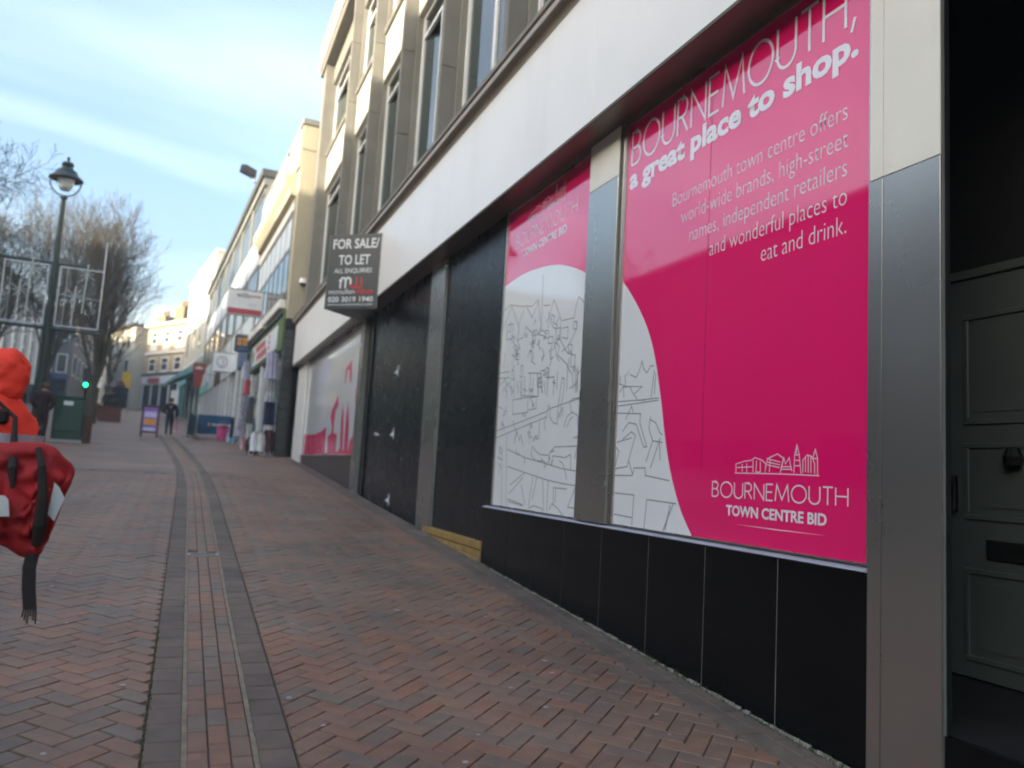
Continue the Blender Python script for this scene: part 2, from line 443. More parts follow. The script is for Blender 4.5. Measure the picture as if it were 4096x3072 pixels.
def crumple(o, levels, folds, seed=0.0, only_y=False):
    # cloth: subdivide, then push the surface into soft ridged creases of several sizes
    bm = bmesh.new(); bm.from_mesh(o.data)
    bmesh.ops.remove_doubles(bm, verts=bm.verts[:], dist=1e-4)
    bmesh.ops.subdivide_edges(bm, edges=bm.edges[:], cuts=levels, use_grid_fill=True, smooth=.8)
    bmesh.ops.recalc_face_normals(bm, faces=bm.faces[:]); bm.normal_update()
    mv = []
    for v in bm.verts:
        d = 0.0
        for amp, sc, st in folds:
            q = Vector((v.co.x*sc*st[0]+seed, v.co.y*sc*st[1], v.co.z*sc*st[2]))
            q = q+Vector((noise.noise(q*.6), noise.noise(q*.6+Vector((7, 0, 0))), 0))*.7
            d += amp*(1-2.4*abs(noise.noise(q)))
        mv.append((v, v.normal*d))
    for v, d in mv: v.co += Vector((d.x*.15, d.y, d.z*.15)) if only_y else d
    bm.to_mesh(o.data); bm.free()
    for p_ in o.data.polygons: p_.use_smooth = True
# the street: one plane climbing away from the camera
G0, GS = -1.45, 0.064
def gz(y): return G0+GS*min(y, 130.0)
def gp(x, y, h=0.0): return Vector((x, y, gz(y)+h))
# traced line work for the printed graphics, metres on the shop wall (Y, Z)
LINES_NARROW=[[(7.785,0.44),(7.299,0.494),(6.578,0.578),(6.468,0.607),(6.166,0.636),(5.832,0.666)],[(7.773,0.369),(7.289,0.434),(6.685,0.514),(6.523,0.535)],[(7.587,0.273),(7.509,-0.333)],[(7.482,0.394),(7.389,-0.326)],[(7.439,0.249),(6.987,0.167),(6.567,0.121),(6.159,0.073),(5.821,0.054)],[(7.412,0.076),(6.966,0.025),(6.451,-0.032),(6.115,-0.054),(5.835,-0.063)],[(7.324,-0.108),(6.966,0.025)],[(7.331,-0.19),(6.996,-0.019)],[(7.041,-0.091),(6.924,-0.27)],[(6.768,-0.006),(6.834,-0.279)],[(6.683,-0.011),(6.756,-0.219)],[(6.547,-0.034),(6.495,-0.312)],[(6.435,-0.031),(6.432,-0.308)],[(6.3,-0.248),(6.319,-0.093),(6.053,-0.096)],[(6.272,-0.104),(6.273,-0.22)],[(5.901,-0.077),(6.022,-0.244),(5.842,-0.246)],[(7.362,-0.243),(6.959,-0.279)],[(7.358,-0.265),(6.976,-0.287)],[(6.832,-0.299),(6.715,-0.272),(6.53,-0.288),(6.541,-0.329)],[(6.387,-0.292),(6.333,-0.23),(6.207,-0.268),(6.098,-0.324)],[(6.823,0.266),(6.848,0.195),(6.737,0.14),(6.569,0.134)],[(6.825,0.28),(6.731,0.223),(6.643,0.195),(6.463,0.188)],[(6.436,0.102),(6.434,0.209),(6.332,0.261),(5.897,0.263),(5.941,0.157)],[(6.374,0.103),(6.368,0.182),(6.112,0.169),(6.015,0.195),(6.001,0.069)],[(6.556,0.413),(6.582,0.482),(6.527,0.562),(6.505,0.643),(6.466,0.586),(6.475,0.533),(6.389,0.475),(6.294,0.458)],[(6.311,0.472),(6.309,0.578),(6.282,0.736),(6.252,0.867),(6.205,0.85),(6.209,0.757),(6.251,0.602),(6.211,0.521)],[(6.171,0.428),(6.123,0.517),(6.026,0.551),(5.925,0.521),(5.898,0.394)],[(6.112,0.426),(6.062,0.489),(6.008,0.512)],[(6.041,0.552),(6.079,0.644),(6.025,0.666),(5.846,0.667)],[(5.974,0.333),(5.839,0.349)],[(7.375,0.74),(6.996,0.745),(6.976,0.598),(7.353,0.594),(7.367,0.736)],[(6.977,0.736),(6.783,0.737),(6.785,0.624),(6.961,0.619)],[(7.211,0.939),(7.167,0.771)],[(7.1,0.959),(7.073,0.764)],[(6.794,0.945),(6.748,0.728)],[(7.148,0.77),(6.749,0.735)],[(7.03,0.982),(6.778,0.957)],[(6.878,0.924),(6.89,0.752)],[(6.615,0.872),(6.599,0.746)],[(6.553,0.894),(6.551,0.756)],[(6.425,0.896),(6.419,0.719)],[(6.553,0.894),(6.408,0.888)],[(7.735,0.921),(7.616,0.975),(7.54,0.89),(7.485,0.932),(7.441,0.851)],[(7.678,0.838),(7.625,0.897),(7.56,0.829)],[(7.457,1.271),(7.403,1.311),(7.317,1.269),(7.363,1.182),(7.468,1.21)],[(7.022,1.187),(6.951,1.193),(6.906,1.13),(6.971,1.078)],[(7.778,1.053),(7.503,1.042)],[(7.769,0.996),(7.493,0.979)],[(6.745,0.969),(6.645,0.973),(6.654,0.917),(6.543,0.949)],[(6.533,1.128),(6.508,1.181),(6.508,1.056),(6.447,1.077)],[(6.448,1.214),(6.348,1.16),(6.369,1.081),(6.271,1.029),(6.176,0.979),(6.109,0.906)],[(6.137,1.028),(6.141,0.936),(6.078,0.89)],[(6.054,0.927),(5.994,0.895),(5.988,0.715)],[(5.964,0.879),(5.96,0.713)],[(5.963,0.867),(5.86,0.933)],[(7.269,0.3),(7.21,0.417),(7.139,0.327),(7.11,0.385),(7.038,0.268)],[(6.903,0.466),(6.897,0.295)],[(6.683,0.5),(6.684,0.375),(6.831,0.322)],[(7.763,0.701),(7.629,0.662)],[(5.907,0.861),(5.851,0.843)]]
LINES_NARROW_TOP=[[(7.778,1.72),(7.571,1.749),(7.261,1.679),(7.145,1.666),(7.011,1.635),(6.874,1.677),(6.791,1.444)],[(7.549,1.737),(7.307,1.463)],[(7.747,1.528),(7.546,1.721)],[(7.199,1.645),(7.349,1.485)],[(7.143,1.651),(6.996,1.521),(6.854,1.659)],[(6.783,1.909),(6.764,1.367)],[(6.742,1.595),(6.589,1.575)],[(7.643,1.545),(7.477,1.535),(7.494,1.381),(7.64,1.393),(7.639,1.541)],[(6.611,1.359),(6.579,1.496),(6.512,1.611),(6.401,1.48),(6.328,1.385),(6.074,1.372),(6.055,1.461),(6.008,1.545),(5.918,1.489),(5.872,1.442)],[(6.342,1.374),(6.357,1.239),(6.221,1.113),(6.11,1.179),(6.007,1.282),(6.042,1.34)],[(7.307,1.463),(7.348,1.345),(7.195,1.355),(7.133,1.452),(6.975,1.369),(6.916,1.199)],[(6.977,1.384),(6.87,1.383),(6.829,1.341),(6.729,1.362),(6.621,1.304)],[(6.971,1.339),(6.828,1.333),(6.652,1.287)],[(6.447,1.21),(6.4,1.081),(6.331,1.018)],[(6.553,1.154),(6.506,1.038),(6.533,0.999)],[(6.304,1.313),(6.184,1.309),(6.186,1.202),(6.295,1.231)],[(7.661,1.26),(7.679,1.102)],[(7.379,1.288),(7.45,1.095)],[(7.052,1.142),(6.989,1.208),(6.936,1.085),(6.86,1.048)],[(6.553,1.421),(6.544,1.476),(6.477,1.451),(6.502,1.399),(6.418,1.358)]]
LINES_WIDE=[[(5.258,0.593),(4.955,0.585),(4.698,0.584)],[(5.259,0.559),(4.953,0.563),(4.696,0.569)],[(5.27,0.732),(5.133,0.698),(4.921,0.681),(5.031,0.634),(4.975,0.586),(4.873,0.58)],[(5.241,0.661),(5.199,0.698),(5.09,0.695),(5.042,0.635)],[(5.189,0.702),(5.17,0.616)],[(5.241,0.787),(5.235,0.723)],[(5.174,0.792),(5.157,0.717)],[(5.141,0.789),(5.111,0.82),(5.151,0.779)],[(5.097,0.785),(5.009,0.755),(4.971,0.795),(4.935,0.869),(4.91,0.811),(4.867,0.774),(4.811,0.823),(4.775,0.814)],[(4.765,0.786),(4.795,0.596)],[(4.744,0.763),(4.757,0.615)],[(5.282,0.508),(4.926,0.485),(4.932,0.421),(4.828,0.247),(4.868,0.247),(4.982,0.412),(5.089,0.427),(5.171,0.362)],[(5.135,0.451),(5.056,0.547),(5.031,0.502)],[(5.166,0.306),(5.041,0.359),(4.986,0.33),(5.067,0.15)],[(5.249,0.285),(5.038,0.315)],[(4.794,0.458),(4.808,0.374),(4.753,0.288),(4.63,0.276)],[(4.793,0.437),(4.724,0.413),(4.662,0.338),(4.633,0.327)],[(4.753,0.288),(4.83,0.141)],[(4.66,0.307),(4.769,0.1)],[(4.668,0.287),(4.649,0.153)],[(5.259,0.037),(5.005,0.043),(4.989,0.097),(4.837,0.099),(4.833,0.047),(4.531,0.019)],[(5.263,0.087),(5.084,0.106),(5.067,0.15),(5.006,0.053)],[(5.252,-0.092),(4.973,-0.096),(4.987,-0.31)],[(5.247,-0.248),(4.992,-0.257)],[(4.825,-0.318),(4.801,-0.119),(4.443,-0.128)],[(4.477,-0.13),(4.59,-0.318)],[(4.512,-0.139),(4.563,-0.311)],[(5.262,0.251),(5.214,0.217),(5.26,0.104)]]
SKYLINE=[[(3.841,0.084),(3.843,0.137),(3.77,0.153),(3.707,0.159),(3.676,0.175),(3.614,0.16),(3.583,0.14),(3.589,0.089)],[(3.786,0.138),(3.784,0.091)],[(3.746,0.143),(3.744,0.088)],[(3.834,0.116),(3.69,0.123)],[(3.691,0.159),(3.689,0.092)],[(3.66,0.159),(3.665,0.093),(3.627,0.094),(3.629,0.154)],[(3.589,0.089),(3.57,0.17),(3.49,0.195),(3.44,0.17),(3.465,0.092)],[(3.57,0.168),(3.467,0.151)],[(3.569,0.15),(3.47,0.136)],[(3.571,0.135),(3.472,0.121)],[(3.547,0.17),(3.552,0.095)],[(3.465,0.092),(3.453,0.141),(3.44,0.175),(3.425,0.141),(3.398,0.175),(3.389,0.142),(3.375,0.103)],[(3.462,0.126),(3.383,0.127)],[(3.462,0.112),(3.38,0.113)],[(3.361,0.094),(3.357,0.19),(3.341,0.243),(3.323,0.19),(3.308,0.091)],[(3.353,0.19),(3.325,0.19)],[(3.354,0.161),(3.319,0.161)],[(3.356,0.132),(3.315,0.133)],[(3.346,0.19),(3.342,0.238)],[(3.295,0.096),(3.296,0.162),(3.264,0.19),(3.231,0.181),(3.211,0.144),(3.21,0.093)],[(3.277,0.176),(3.275,0.101)],[(3.257,0.188),(3.255,0.098)],[(3.238,0.181),(3.236,0.097)],[(3.225,0.171),(3.207,0.218),(3.191,0.171),(3.189,0.089)],[(3.221,0.171),(3.193,0.171)],[(3.849,0.084),(3.465,0.087),(3.179,0.084)]]
DRIPS=[[(22.391,0.761),(20.707,0.706),(19.47,0.758),(18.774,0.845),(18.607,0.209),(22.329,0.204)],[(18.341,0.209),(18.5,0.615),(18.032,0.681),(17.939,0.792),(18.276,1.085),(18.123,1.232),(17.511,1.51),(17.357,1.265),(17.66,1.169),(17.738,0.886),(17.708,0.673),(17.277,0.65),(17.237,0.213)],[(16.838,1.666),(16.832,2.003),(16.217,2.148),(16.066,1.696),(16.242,1.664),(16.416,1.962),(16.629,1.971),(16.712,1.728)],[(17.124,0.206),(16.807,0.354),(16.897,0.926),(16.886,1.309),(16.662,1.035),(16.464,0.305),(16.675,0.208)],[(16.598,0.208),(16.339,0.304),(16.355,0.904),(16.254,1.321),(15.986,0.776),(15.895,0.256),(15.992,0.207)],[(15.932,0.205),(15.75,0.467),(15.485,0.565),(15.393,0.206)],[(15.567,1.206),(15.582,1.519),(15.555,1.562),(15.471,1.189)]]
# ------------------------------------------------------------------ ground
def gutx(y):          # the gutter runs straight, then drifts with the bend of the street
    if y < 13: return 0.0
    if y < 23: return -.0032*(y-13)**2
    return -.32-.058*(y-23)
g = MB()
ys = [-70, -20, 0, 10, 20, 40, 60, 90, 130]
for a, b in zip(ys[:-1], ys[1:]):
    g.poly([(-260, a, gz(a)-.03), (260, a, gz(a)-.03), (260, b, gz(b)-.03), (-260, b, gz(b)-.03)], 'far_paving')
g.poly([(-900, 130, gz(130)-.03), (900, 130, gz(130)-.03), (900, 1500, gz(130)-.03), (-900, 1500, gz(130)-.03)], 'far_paving')
ground = g.build('ground', kind='structure')

NEAR_Y = 17.0
pv = MB()
for a in range(0, 34):
    m_ = 'joint_sand' if a < 17 else 'far_paving'; e_ = -.0075 if a < 17 else -.001
    l0, l1, r0, r1 = -.04+gutx(a), -.04+gutx(a+1), .56+gutx(a), .56+gutx(a+1)
    pv.poly([(-40, a, gz(a)+e_), (l0, a, gz(a)+e_), (l1, a+1, gz(a+1)+e_), (-40, a+1, gz(a+1)+e_)], m_)
    pv.poly([(r0, a, gz(a)+e_), (2.98, a, gz(a)+e_), (2.98, a+1, gz(a+1)+e_), (r1, a+1, gz(a+1)+e_)], m_)
pavement = pv.build('pavement', kind='structure')

SL = math.atan(GS)
def clip(poly, nx, ny, c):       # keep nx*x+ny*y <= c
    out = []
    for i in range(len(poly)):
        p, q = poly[i], poly[(i+1) % len(poly)]
        a, b = nx*p[0]+ny*p[1]-c, nx*q[0]+ny*q[1]-c
        if a <= 0: out.append(p)
        if (a < 0 < b) or (b < 0 < a):
            t = a/(a-b); out.append((p[0]+(q[0]-p[0])*t, p[1]+(q[1]-p[1])*t))
    return out
def area(p): return abs(sum(p[i][0]*p[(i+1) % len(p)][1]-p[(i+1) % len(p)][0]*p[i][1] for i in range(len(p))))/2
def brick_into(mb, poly, m, h, tilt=(0, 0), depth=.03, ch=.004, rel=None):
    """a paver: convex outline on the street plane, chamfered arris, own height and tilt"""
    cx = sum(p[0] for p in poly)/len(poly); cy = sum(p[1] for p in poly)/len(poly)
    o = Vector((0, 0, 0)) if rel is None else rel
    def P(x, y, hh): return gp(x, y, hh+tilt[0]*(x-cx)+tilt[1]*(y-cy))-o
    n = len(poly); ins = []
    for (x, y) in poly:
        dx, dy = cx-x, cy-y; L_ = math.hypot(dx, dy) or 1
        ins.append((x+dx/L_*ch*1.5, y+dy/L_*ch*1.5))
    vs_ = [P(x, y, h) for x, y in ins]+[P(x, y, h-ch) for x, y in poly]+[P(x, y, h-depth) for x, y in poly]
    f = [tuple(range(n))]
    for i in range(n):
        j = (i+1) % n
        f += [(n+i, n+j, j, i), (2*n+i, 2*n+j, n+j, n+i)]
    mb.mesh(vs_, f, m)
def inview(x, y, z, marg=.06):
    c = Vector((x, y, z)); f = c.dot(RZ)
    if f < .3: return None
    u, v = c.dot(RX)/f*1720/2212, c.dot(RY)/f*1720/2212
    if abs(u) > .5+marg or abs(v) > .375+marg: return None
    return f
# herringbone at 45 degrees between wall band, gutter and the open street
bricks = []
S2 = .7071
def herring():
    Lb, Wb, gap = .215, .1075, .0055
    for i in range(-130, 200):
        for j in range(-130, 200):
            # basic herringbone tiling: horizontal bricks at (i,j) and vertical ones
            a = (i-j) % 4
            if a == 0: r = (i*Wb, j*Wb, i*Wb+Lb, j*Wb+Wb)
            elif a == 3: r = (i*Wb, j*Wb, i*Wb+Wb, j*Wb+Lb)
            else: continue
            x0, y0, x1, y1 = r[0]+gap/2, r[1]+gap/2, r[2]-gap/2, r[3]-gap/2
            q = [(x0, y0), (x1, y0), (x1, y1), (x0, y1)]
            q = [((x-y)*S2, (x+y)*S2+1.0) for x, y in q]
            cx = sum(p[0] for p in q)/4; cy = sum(p[1] for p in q)/4
            if cy < 1.2 or cy > NEAR_Y-.1 or cx > 3.0 or cx < -6.4: continue
            if inview(cx, cy, gz(cy)) is None: continue
            yield q, cx, cy
for q, cx, cy in herring():
    gxo = gutx(cy)
    if cx > .27+gxo: p = clip(clip(q, -1, 0, -(.565+gxo)), 1, 0, 2.705)
    else: p = clip(q, 1, 0, -.045+gxo)
    if len(p) < 3 or area(p) < .0012: continue
    bricks.append((inview(cx, cy, gz(cy)), p, cx, cy, len(p) == 4 and area(p) > .0185))
bricks.sort(key=lambda b: b[0])
def patch(x, y):
    return noise.noise(Vector((x*.55, y*.45, 3.1)))+.6*noise.noise(Vector((x*1.6, y*1.3, 8.2)))
def pick(x, y):
    w = list(BRW); t = patch(x, y)
    if 5.4 < y < 7.6 and x > .5: t -= .35          # the greyer stretch of replaced bricks
    if 4.5 < y < 5.4: t += .25
    if t > .1: w[0] += 6; w[1] += 7; w[5] += 2.5
    if t < -.15: w[2] += 9; w[3] += 14; w[6] += 2; w[5] = .2
    return random.choices(BR, w)[0]
stuff = MB()
for k, (f, p, cx, cy, whole) in enumerate(bricks):
    m = pick(cx, cy); h = random.uniform(-.0022, .0018); tl = (random.uniform(-.012, .012), random.uniform(-.012, .012))
    if k < 300:
        mb = MB(); c = gp(cx, cy); brick_into(mb, p, m, h, tl, rel=c)
        o = mb.build('brick', None); o.location = c; o.parent = pavement
    else: brick_into(stuff, p, m, h, tl, ch=.003)
stuff.build('brick_paving', pavement, kind='stuff')

# the grey pavers along the foot of the wall
band = MB(); near = []
for r_ in range(2):
    y = 1.6+r_*.1
    while y < 25:
        ln = .2; x0 = 2.712+r_*.142
        p = [(x0, y), (x0+.137, y), (x0+.137, y+ln-.006), (x0, y+ln-.006)]
        near.append((y, p)); y += ln
near.sort()
strip = thing('paver_strip', None, None, gp(2.85, 8), kind='structure')
cnt = 0
for y, p in near:
    f = inview(p[0][0], y, gz(y))
    if f is None: continue
    m = random.choice(GREYB); h = random.uniform(0.000, .003)
    if cnt < 150:
        mb = MB(); brick_into(mb, p, m, h, (random.uniform(-.01, .01), random.uniform(-.006, .006))); mb.build('paver', strip); cnt += 1
    else: brick_into(band, p, m, h)
band.build('paver_run', strip, kind='stuff')

# the dished gutter: grey edge pavers, mortar lines, three red courses
gut = thing('gutter', None, None, gp(.25, 8), kind='structure')
cells = []
def gcell(x0, x1, ln, y0, y1, mats, off=0.0):
    y = y0+off
    while y < y1:
        b = y+ln-.007
        cells.append((y, [(x0+gutx(y), y), (x1+gutx(y), y), (x1+gutx(b), b), (x0+gutx(b), b)], random.choice(mats), x0)); y += ln
gcell(-.038, .108, .2, 1.8, 34, GREYB)
gcell(.412, .558, .2, 1.8, 34, GREYB, .06)
for i in range(3): gcell(.131+i*.0875, .131+i*.0875+.081, .21, 1.8, 34, BR[:5]+[BR[5]], .07*i)
cells.sort(key=lambda c: c[0])
def dish(x): return -.012*(1-((x-.26)/.3)**2)
run = MB(); cnt = 0
for y, p, m, x0 in cells:
    f = inview(p[0][0], y, gz(y))
    if f is None: continue
    if 8.17 < y < 8.37 and .12 < x0 < .4: continue
    h = dish(x0+.05)+random.uniform(-.001, .0015)
    if cnt < 280:
        mb = MB(); brick_into(mb, p, m, h, (random.uniform(-.008, .008), random.uniform(-.008, .008))); mb.build('paver', gut); cnt += 1
    else: brick_into(run, p, m, h)
run.build('paver_run', gut, kind='stuff')
mo = MB()
for x0, x1 in ((.108, .131), (.388, .412)):
    y = 1.8
    while y < 34:
        w0 = random.uniform(-.003, .003); w1 = random.uniform(-.003, .003); b = y+.4
        mo.poly([gp(x0+w0+gutx(y), y, -.008), gp(x1+w1+gutx(y), y, -.008), gp(x1+gutx(b), b, -.0075), gp(x0+gutx(b), b, -.0075)], 'mortar'); y = b
mo.build('mortar_line', gut)
bed = MB()
for a in range(2, 34): bed.poly([gp(-.042+gutx(a), a, -.019), gp(.562+gutx(a), a, -.019), gp(.562+gutx(a+1), a+1, -.019), gp(-.042+gutx(a+1), a+1, -.019)], 'joint_sand')
bed.build('bed', gut)
# gully grates across the gutter
def grate(y, label):
    t = thing('drain_grate', label, 'drain', gp(.26, y))
    fr = MB(); x = gutx(y)
    fr.box(.128+x, .40+x, y-.085, y-.07, gz(y)-.03, gz(y)-.004, 'concrete_pale'); fr.box(.128+x, .40+x, y+.07, y+.085, gz(y)-.03, gz(y)-.003, 'concrete_pale')
    fr.box(.128+x, .15+x, y-.07, y+.07, gz(y)-.03, gz(y)-.004, 'concrete_pale'); fr.box(.378+x, .40+x, y-.07, y+.07, gz(y)-.03, gz(y)-.004, 'concrete_pale')
    fr.build('frame', t)
    for i in range(9):
        xx = .156+i*.0255+x
        box('bar', t, xx, xx+.014, y-.07, y+.07, gz(y)-.025, gz(y)-.007, 'drain_iron')
grate(8.27, 'grey drain grate set across the brick gutter')
grate(19.0, 'small pale drain cover far up the brick gutter')
# flattened chewing gum and weeds along the foot of the wall
gm = MB()
for i in range(60):
    y = 2.4+9*random.random()**1.5; x = random.uniform(-1.8, 2.68)
    if -.06 < x < .58: continue
    r_ = random.uniform(.010, .019)
    if i < 14: r_ *= 1.25
    gm.poly([gp(x+r_*math.cos(t*.785)*random.uniform(.8, 1.1), y+r_*math.sin(t*.785)*random.uniform(.8, 1.1), .0035) for t in range(8)], 'gum')
gm.build('gum_spots', kind='stuff')
ms = MB()
for i in range(1500):
    y = 2.75+5.3*random.random(); x = 2.965-abs(random.gauss(0, .018)); z = gz(y)+.002
    hh = random.uniform(.006, .03)*(1.5 if random.random() < .1 else 1); dx, dy = random.uniform(-.012, .004), random.uniform(-.012, .012)
    ms.poly([(x, y-.003, z), (x, y+.003, z), (x+dx, y+dy, z+hh)], 'moss')
for i in range(500):
    y = 2.4+3.2*random.random(); x = -.042+random.gauss(0, .004); z = gz(y)-.004
    hh = random.uniform(.003, .012)
    ms.poly([(x-.004, y, z), (x+.004, y+.003, z), (x+random.uniform(-.008, .008), y+.004, z+hh)], 'moss')
y = 2.85
while y < 7.9:                       # dust and grit swept against the foot of the panels
    w0 = random.uniform(.006, .022); b = y+random.uniform(.03, .07)
    ms.poly([(2.9655-w0, y, gz(y)+.0035), (2.9655, y, gz(y)+.004+w0*.7), (2.9655, b, gz(b)+.004+w0*.6), (2.9655-w0*.8, b, gz(b)+.0035)], 'dust'); y = b
ms.build('moss', kind='stuff')

# ------------------------------------------------------------------ the near shop building
WX = 3.0
shop = thing('shop_building', 'large grey stone building with white shop fascia and boarded black shopfront', 'building', (3.0, 13.0, gz(13)))
def S(name, *a, **k): return box(name, shop, *a, **k)
S('wall', 3.62, 13, -3, 24.2, 4.3, 12.4, 'stone')
# ground-floor core behind the shopfront, leaving the entrance lobby open
core = MB()
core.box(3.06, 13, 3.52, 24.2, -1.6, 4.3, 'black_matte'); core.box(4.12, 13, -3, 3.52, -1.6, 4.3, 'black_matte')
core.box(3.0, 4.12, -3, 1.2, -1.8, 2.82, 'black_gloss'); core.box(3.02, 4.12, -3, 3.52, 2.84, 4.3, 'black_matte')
core.build('core', shop)
# upper floors
PY = [19.15, 16.10, 13.32, 10.68, 8.00, 5.30, 2.60, -.1]
def pier(y, w=.13, far=False):
    mb = MB(); z = 4.27; n = 0
    while z < 12.0:                        # stone blocks with recessed joints
        z1 = min(12.0, z+1.55)
        mb.box(2.90, 3.13, y-w/2, y+w/2, z+.006, z1-.006, 'stone', .006); z = z1
    mb.box(2.915, 3.13, y-w/2+.012, y+w/2-.012, 4.27, 12.0, 'stone')
    mb.box(3.132, 3.62, y-w/2-.055, y+w/2+.055, 4.27, 12.0, 'stone', .008)
    return mb.build('pier', shop)
for y in PY: pier(y)
endp = MB(); endp.box(2.90, 3.62, 23.52, 24.2, 4.27, 12.0, 'stone', .01); endp.box(2.885, 2.9, 23.52, 23.62, 4.27, 12.0, 'stone'); endp.build('pier', shop)
bays = [(19.15+.122, 23.52)]+[(PY[i+1]+.122, PY[i]-.122) for i in range(len(PY)-1)]
for (a, b) in bays:
    S('spandrel', 3.135, 3.6, a, b, 8.03, 9.10, 'cream_panel', .006)
    S('sill', 3.07, 3.6, a, b, 9.10, 9.2, 'stone', .01)
    S('frieze', 3.12, 3.615, a, b, 11.4, 12.0, 'stone', .01)
    for z0, z1, ztr in ((4.30, 8.028, 7.58), (9.2, 11.4, 10.85)):
        mb = MB(); fw = .07
        mb.box(3.235, 3.30, a, a+fw, z0, z1, 'frame_white'); mb.box(3.235, 3.30, b-fw, b, z0, z1, 'frame_white')
        mb.box(3.238, 3.30, a+fw, b-fw, z1-fw, z1, 'frame_white'); mb.box(3.238, 3.30, a+fw, b-fw, z0, z0+fw, 'frame_white')
        mb.box(3.242, 3.30, a+fw, b-fw, ztr, ztr+.06, 'frame_white')
        c_ = (a+b)/2
        fr = mb.build('window', shop)
        MB().box(3.24, 3.60, c_-.05, c_+.05, z0+fw, ztr, 'frame_white').build('mullion', fr)
        for p0, p1 in ((a+fw, c_-.05), (c_+.05, b-fw)):     # panes set at an added angle so they mirror the sky
            MB().extrude([(3.57, p0, z0+fw), (3.27, p1, z0+fw), (3.27, p1, ztr-.002), (3.57, p0, ztr-.002)], (.008, .001, 0), 'glass').build('pane', fr)
        MB().box(3.275, 3.285, a+fw, b-fw, ztr+.062, z1-fw, 'glass_dark').build('pane', fr)
ev = MB()
ev.extrude([(2.84, -3, 12.0), (2.80, -3, 12.12), (2.80, -3, 12.72), (2.76, -3, 12.8), (2.76, -3, 13.0), (13, -3, 13.2), (13, -3, 12.0)], (0, 27.5, 0), 'stone')
ev.build('roof', shop)
S('gutter_board', 2.775, 2.798, -3, 24.5, 12.16, 12.70, 'pale_stone_highlight')
# cornice with a rounded nose; the paler strip paints in its sky-lit highlight
pr = [(3.02, 4.035), (2.735, 4.035), (2.73, 4.06), (2.715, 4.085), (2.69, 4.105), (2.662, 4.118), (2.662, 4.185), (2.625, 4.192), (2.62, 4.235), (2.65, 4.26), (3.34, 4.32), (3.34, 4.035)]
S('pale_stone_highlight', 2.646, 2.661, -3, 24.3, 4.116, 4.180, 'pale_stone_highlight', .004)
MB().extrude([(x, -3, z) for x, z in pr], (0, 27.3, 0), 'cornice_stone').build('cornice', shop)
# white fascia panels
js = [-3, -.4, 2.5, 5.4, 8.3, 11.2, 14.1, 17.0, 19.9, 24.25]
for a, b in zip(js[:-1], js[1:]):
    S('fascia_panel', 2.74, 2.765, a+.003, b-.003, 2.83, 4.032, 'fascia_white', .002)
S('fascia_back', 2.768, 3.02, -3, 24.22, 2.835, 4.03, 'metal_grey')
S('soffit', 2.742, 3.055, -3, 24.24, 2.80, 2.828, 'soffit')
S('soffit_trim', 2.732, 2.741, -3, 24.25, 2.80, 2.826, 'soffit_trim')
# stainless pillars with a cream top length
def pillar(y0, y1, zsplit, xf=2.96, strip=None, xb=3.12, top='pillar_cream', zb=None):
    a = gz(y0)-.1 if zb is None else zb
    t = MB().box(xf+.004, xb, y0, y1, a, 2.80, 'metal_grey').build('pillar', shop)
    segs = [(y0, y1)] if strip is None else [(y0, strip-.002), (strip+.002, y1)]
    for p0, p1 in segs:
        MB().box(xf-.004, xf+.004, p0, p1, a, zsplit-.002, 'steel', .0015).build('cladding', t)
        MB().box(xf-.004, xf+.004, p0, p1, zsplit+.002, 2.799, top, .0015).build('cladding', t)
    return t
pillar(2.436, 2.826, 1.512, strip=2.748, xb=2.984)
S('pillar_return', 2.985, 3.02, 2.440, 2.826, -1.6, 2.799, 'black_matte')
pillar(5.330, 5.822, 2.392, zb=-.329)
pillar(5.292, 5.328, 2.80, xf=2.985, zb=-.329)
pillar(9.87, 10.50, 1.9, top='steel')
pillar(14.92, 15.26, 2.5, top='metal_grey')
# stall riser of black glass panels with silver joints
jy = [2.829, 3.437, 4.075, 4.709, 5.367, 6.016, 6.63, 7.24, 7.93]
for a, b in zip(jy[:-1], jy[1:]):
    zb = gz(a)-.06
    S('riser_panel', 2.966, 2.99, a+.003, b-.003, zb, -.358, 'black_gloss', .002)
for y in jy[1:-1]: S('joint_strip', 2.969, 2.984, y-.0022, y+.0022, gz(y)-.02, -.36, 'joint_silver')
S('riser_back', 2.992, 3.06, 2.83, 7.93, -1.6, -.40, 'black_matte')
sl = MB(); sl.extrude([(2.950, 2.829, -.357), (2.944, 2.829, -.352), (2.948, 2.829, -.345), (3.03, 2.829, -.331), (3.03, 2.829, -.357)], (0, 5.10, 0), 'sill_grey'); sl.build('window_sill', shop)
def shopwindow(a, b, z0, z1):
    mb = MB(); w = .03
    mb.box(2.985, 3.04, a, a+w, z0, z1, 'steel'); mb.box(2.985, 3.04, b-w, b, z0, z1, 'steel')
    mb.box(2.988, 3.04, a+w, b-w, z1-w, z1, 'steel'); mb.box(2.988, 3.04, a+w, b-w, z0, z0+w*.4, 'steel')
    f = mb.build('shop_window', shop)
    MB().box(3.02, 3.03, a+w, b-w, z0+w*.4, z1-w, 'glass_dark').build('pane', f)
shopwindow(2.83, 5.29, -.33, 2.80); shopwindow(5.824, 7.79, -.33, 2.80); shopwindow(15.27, 22.5, .19, 2.80)
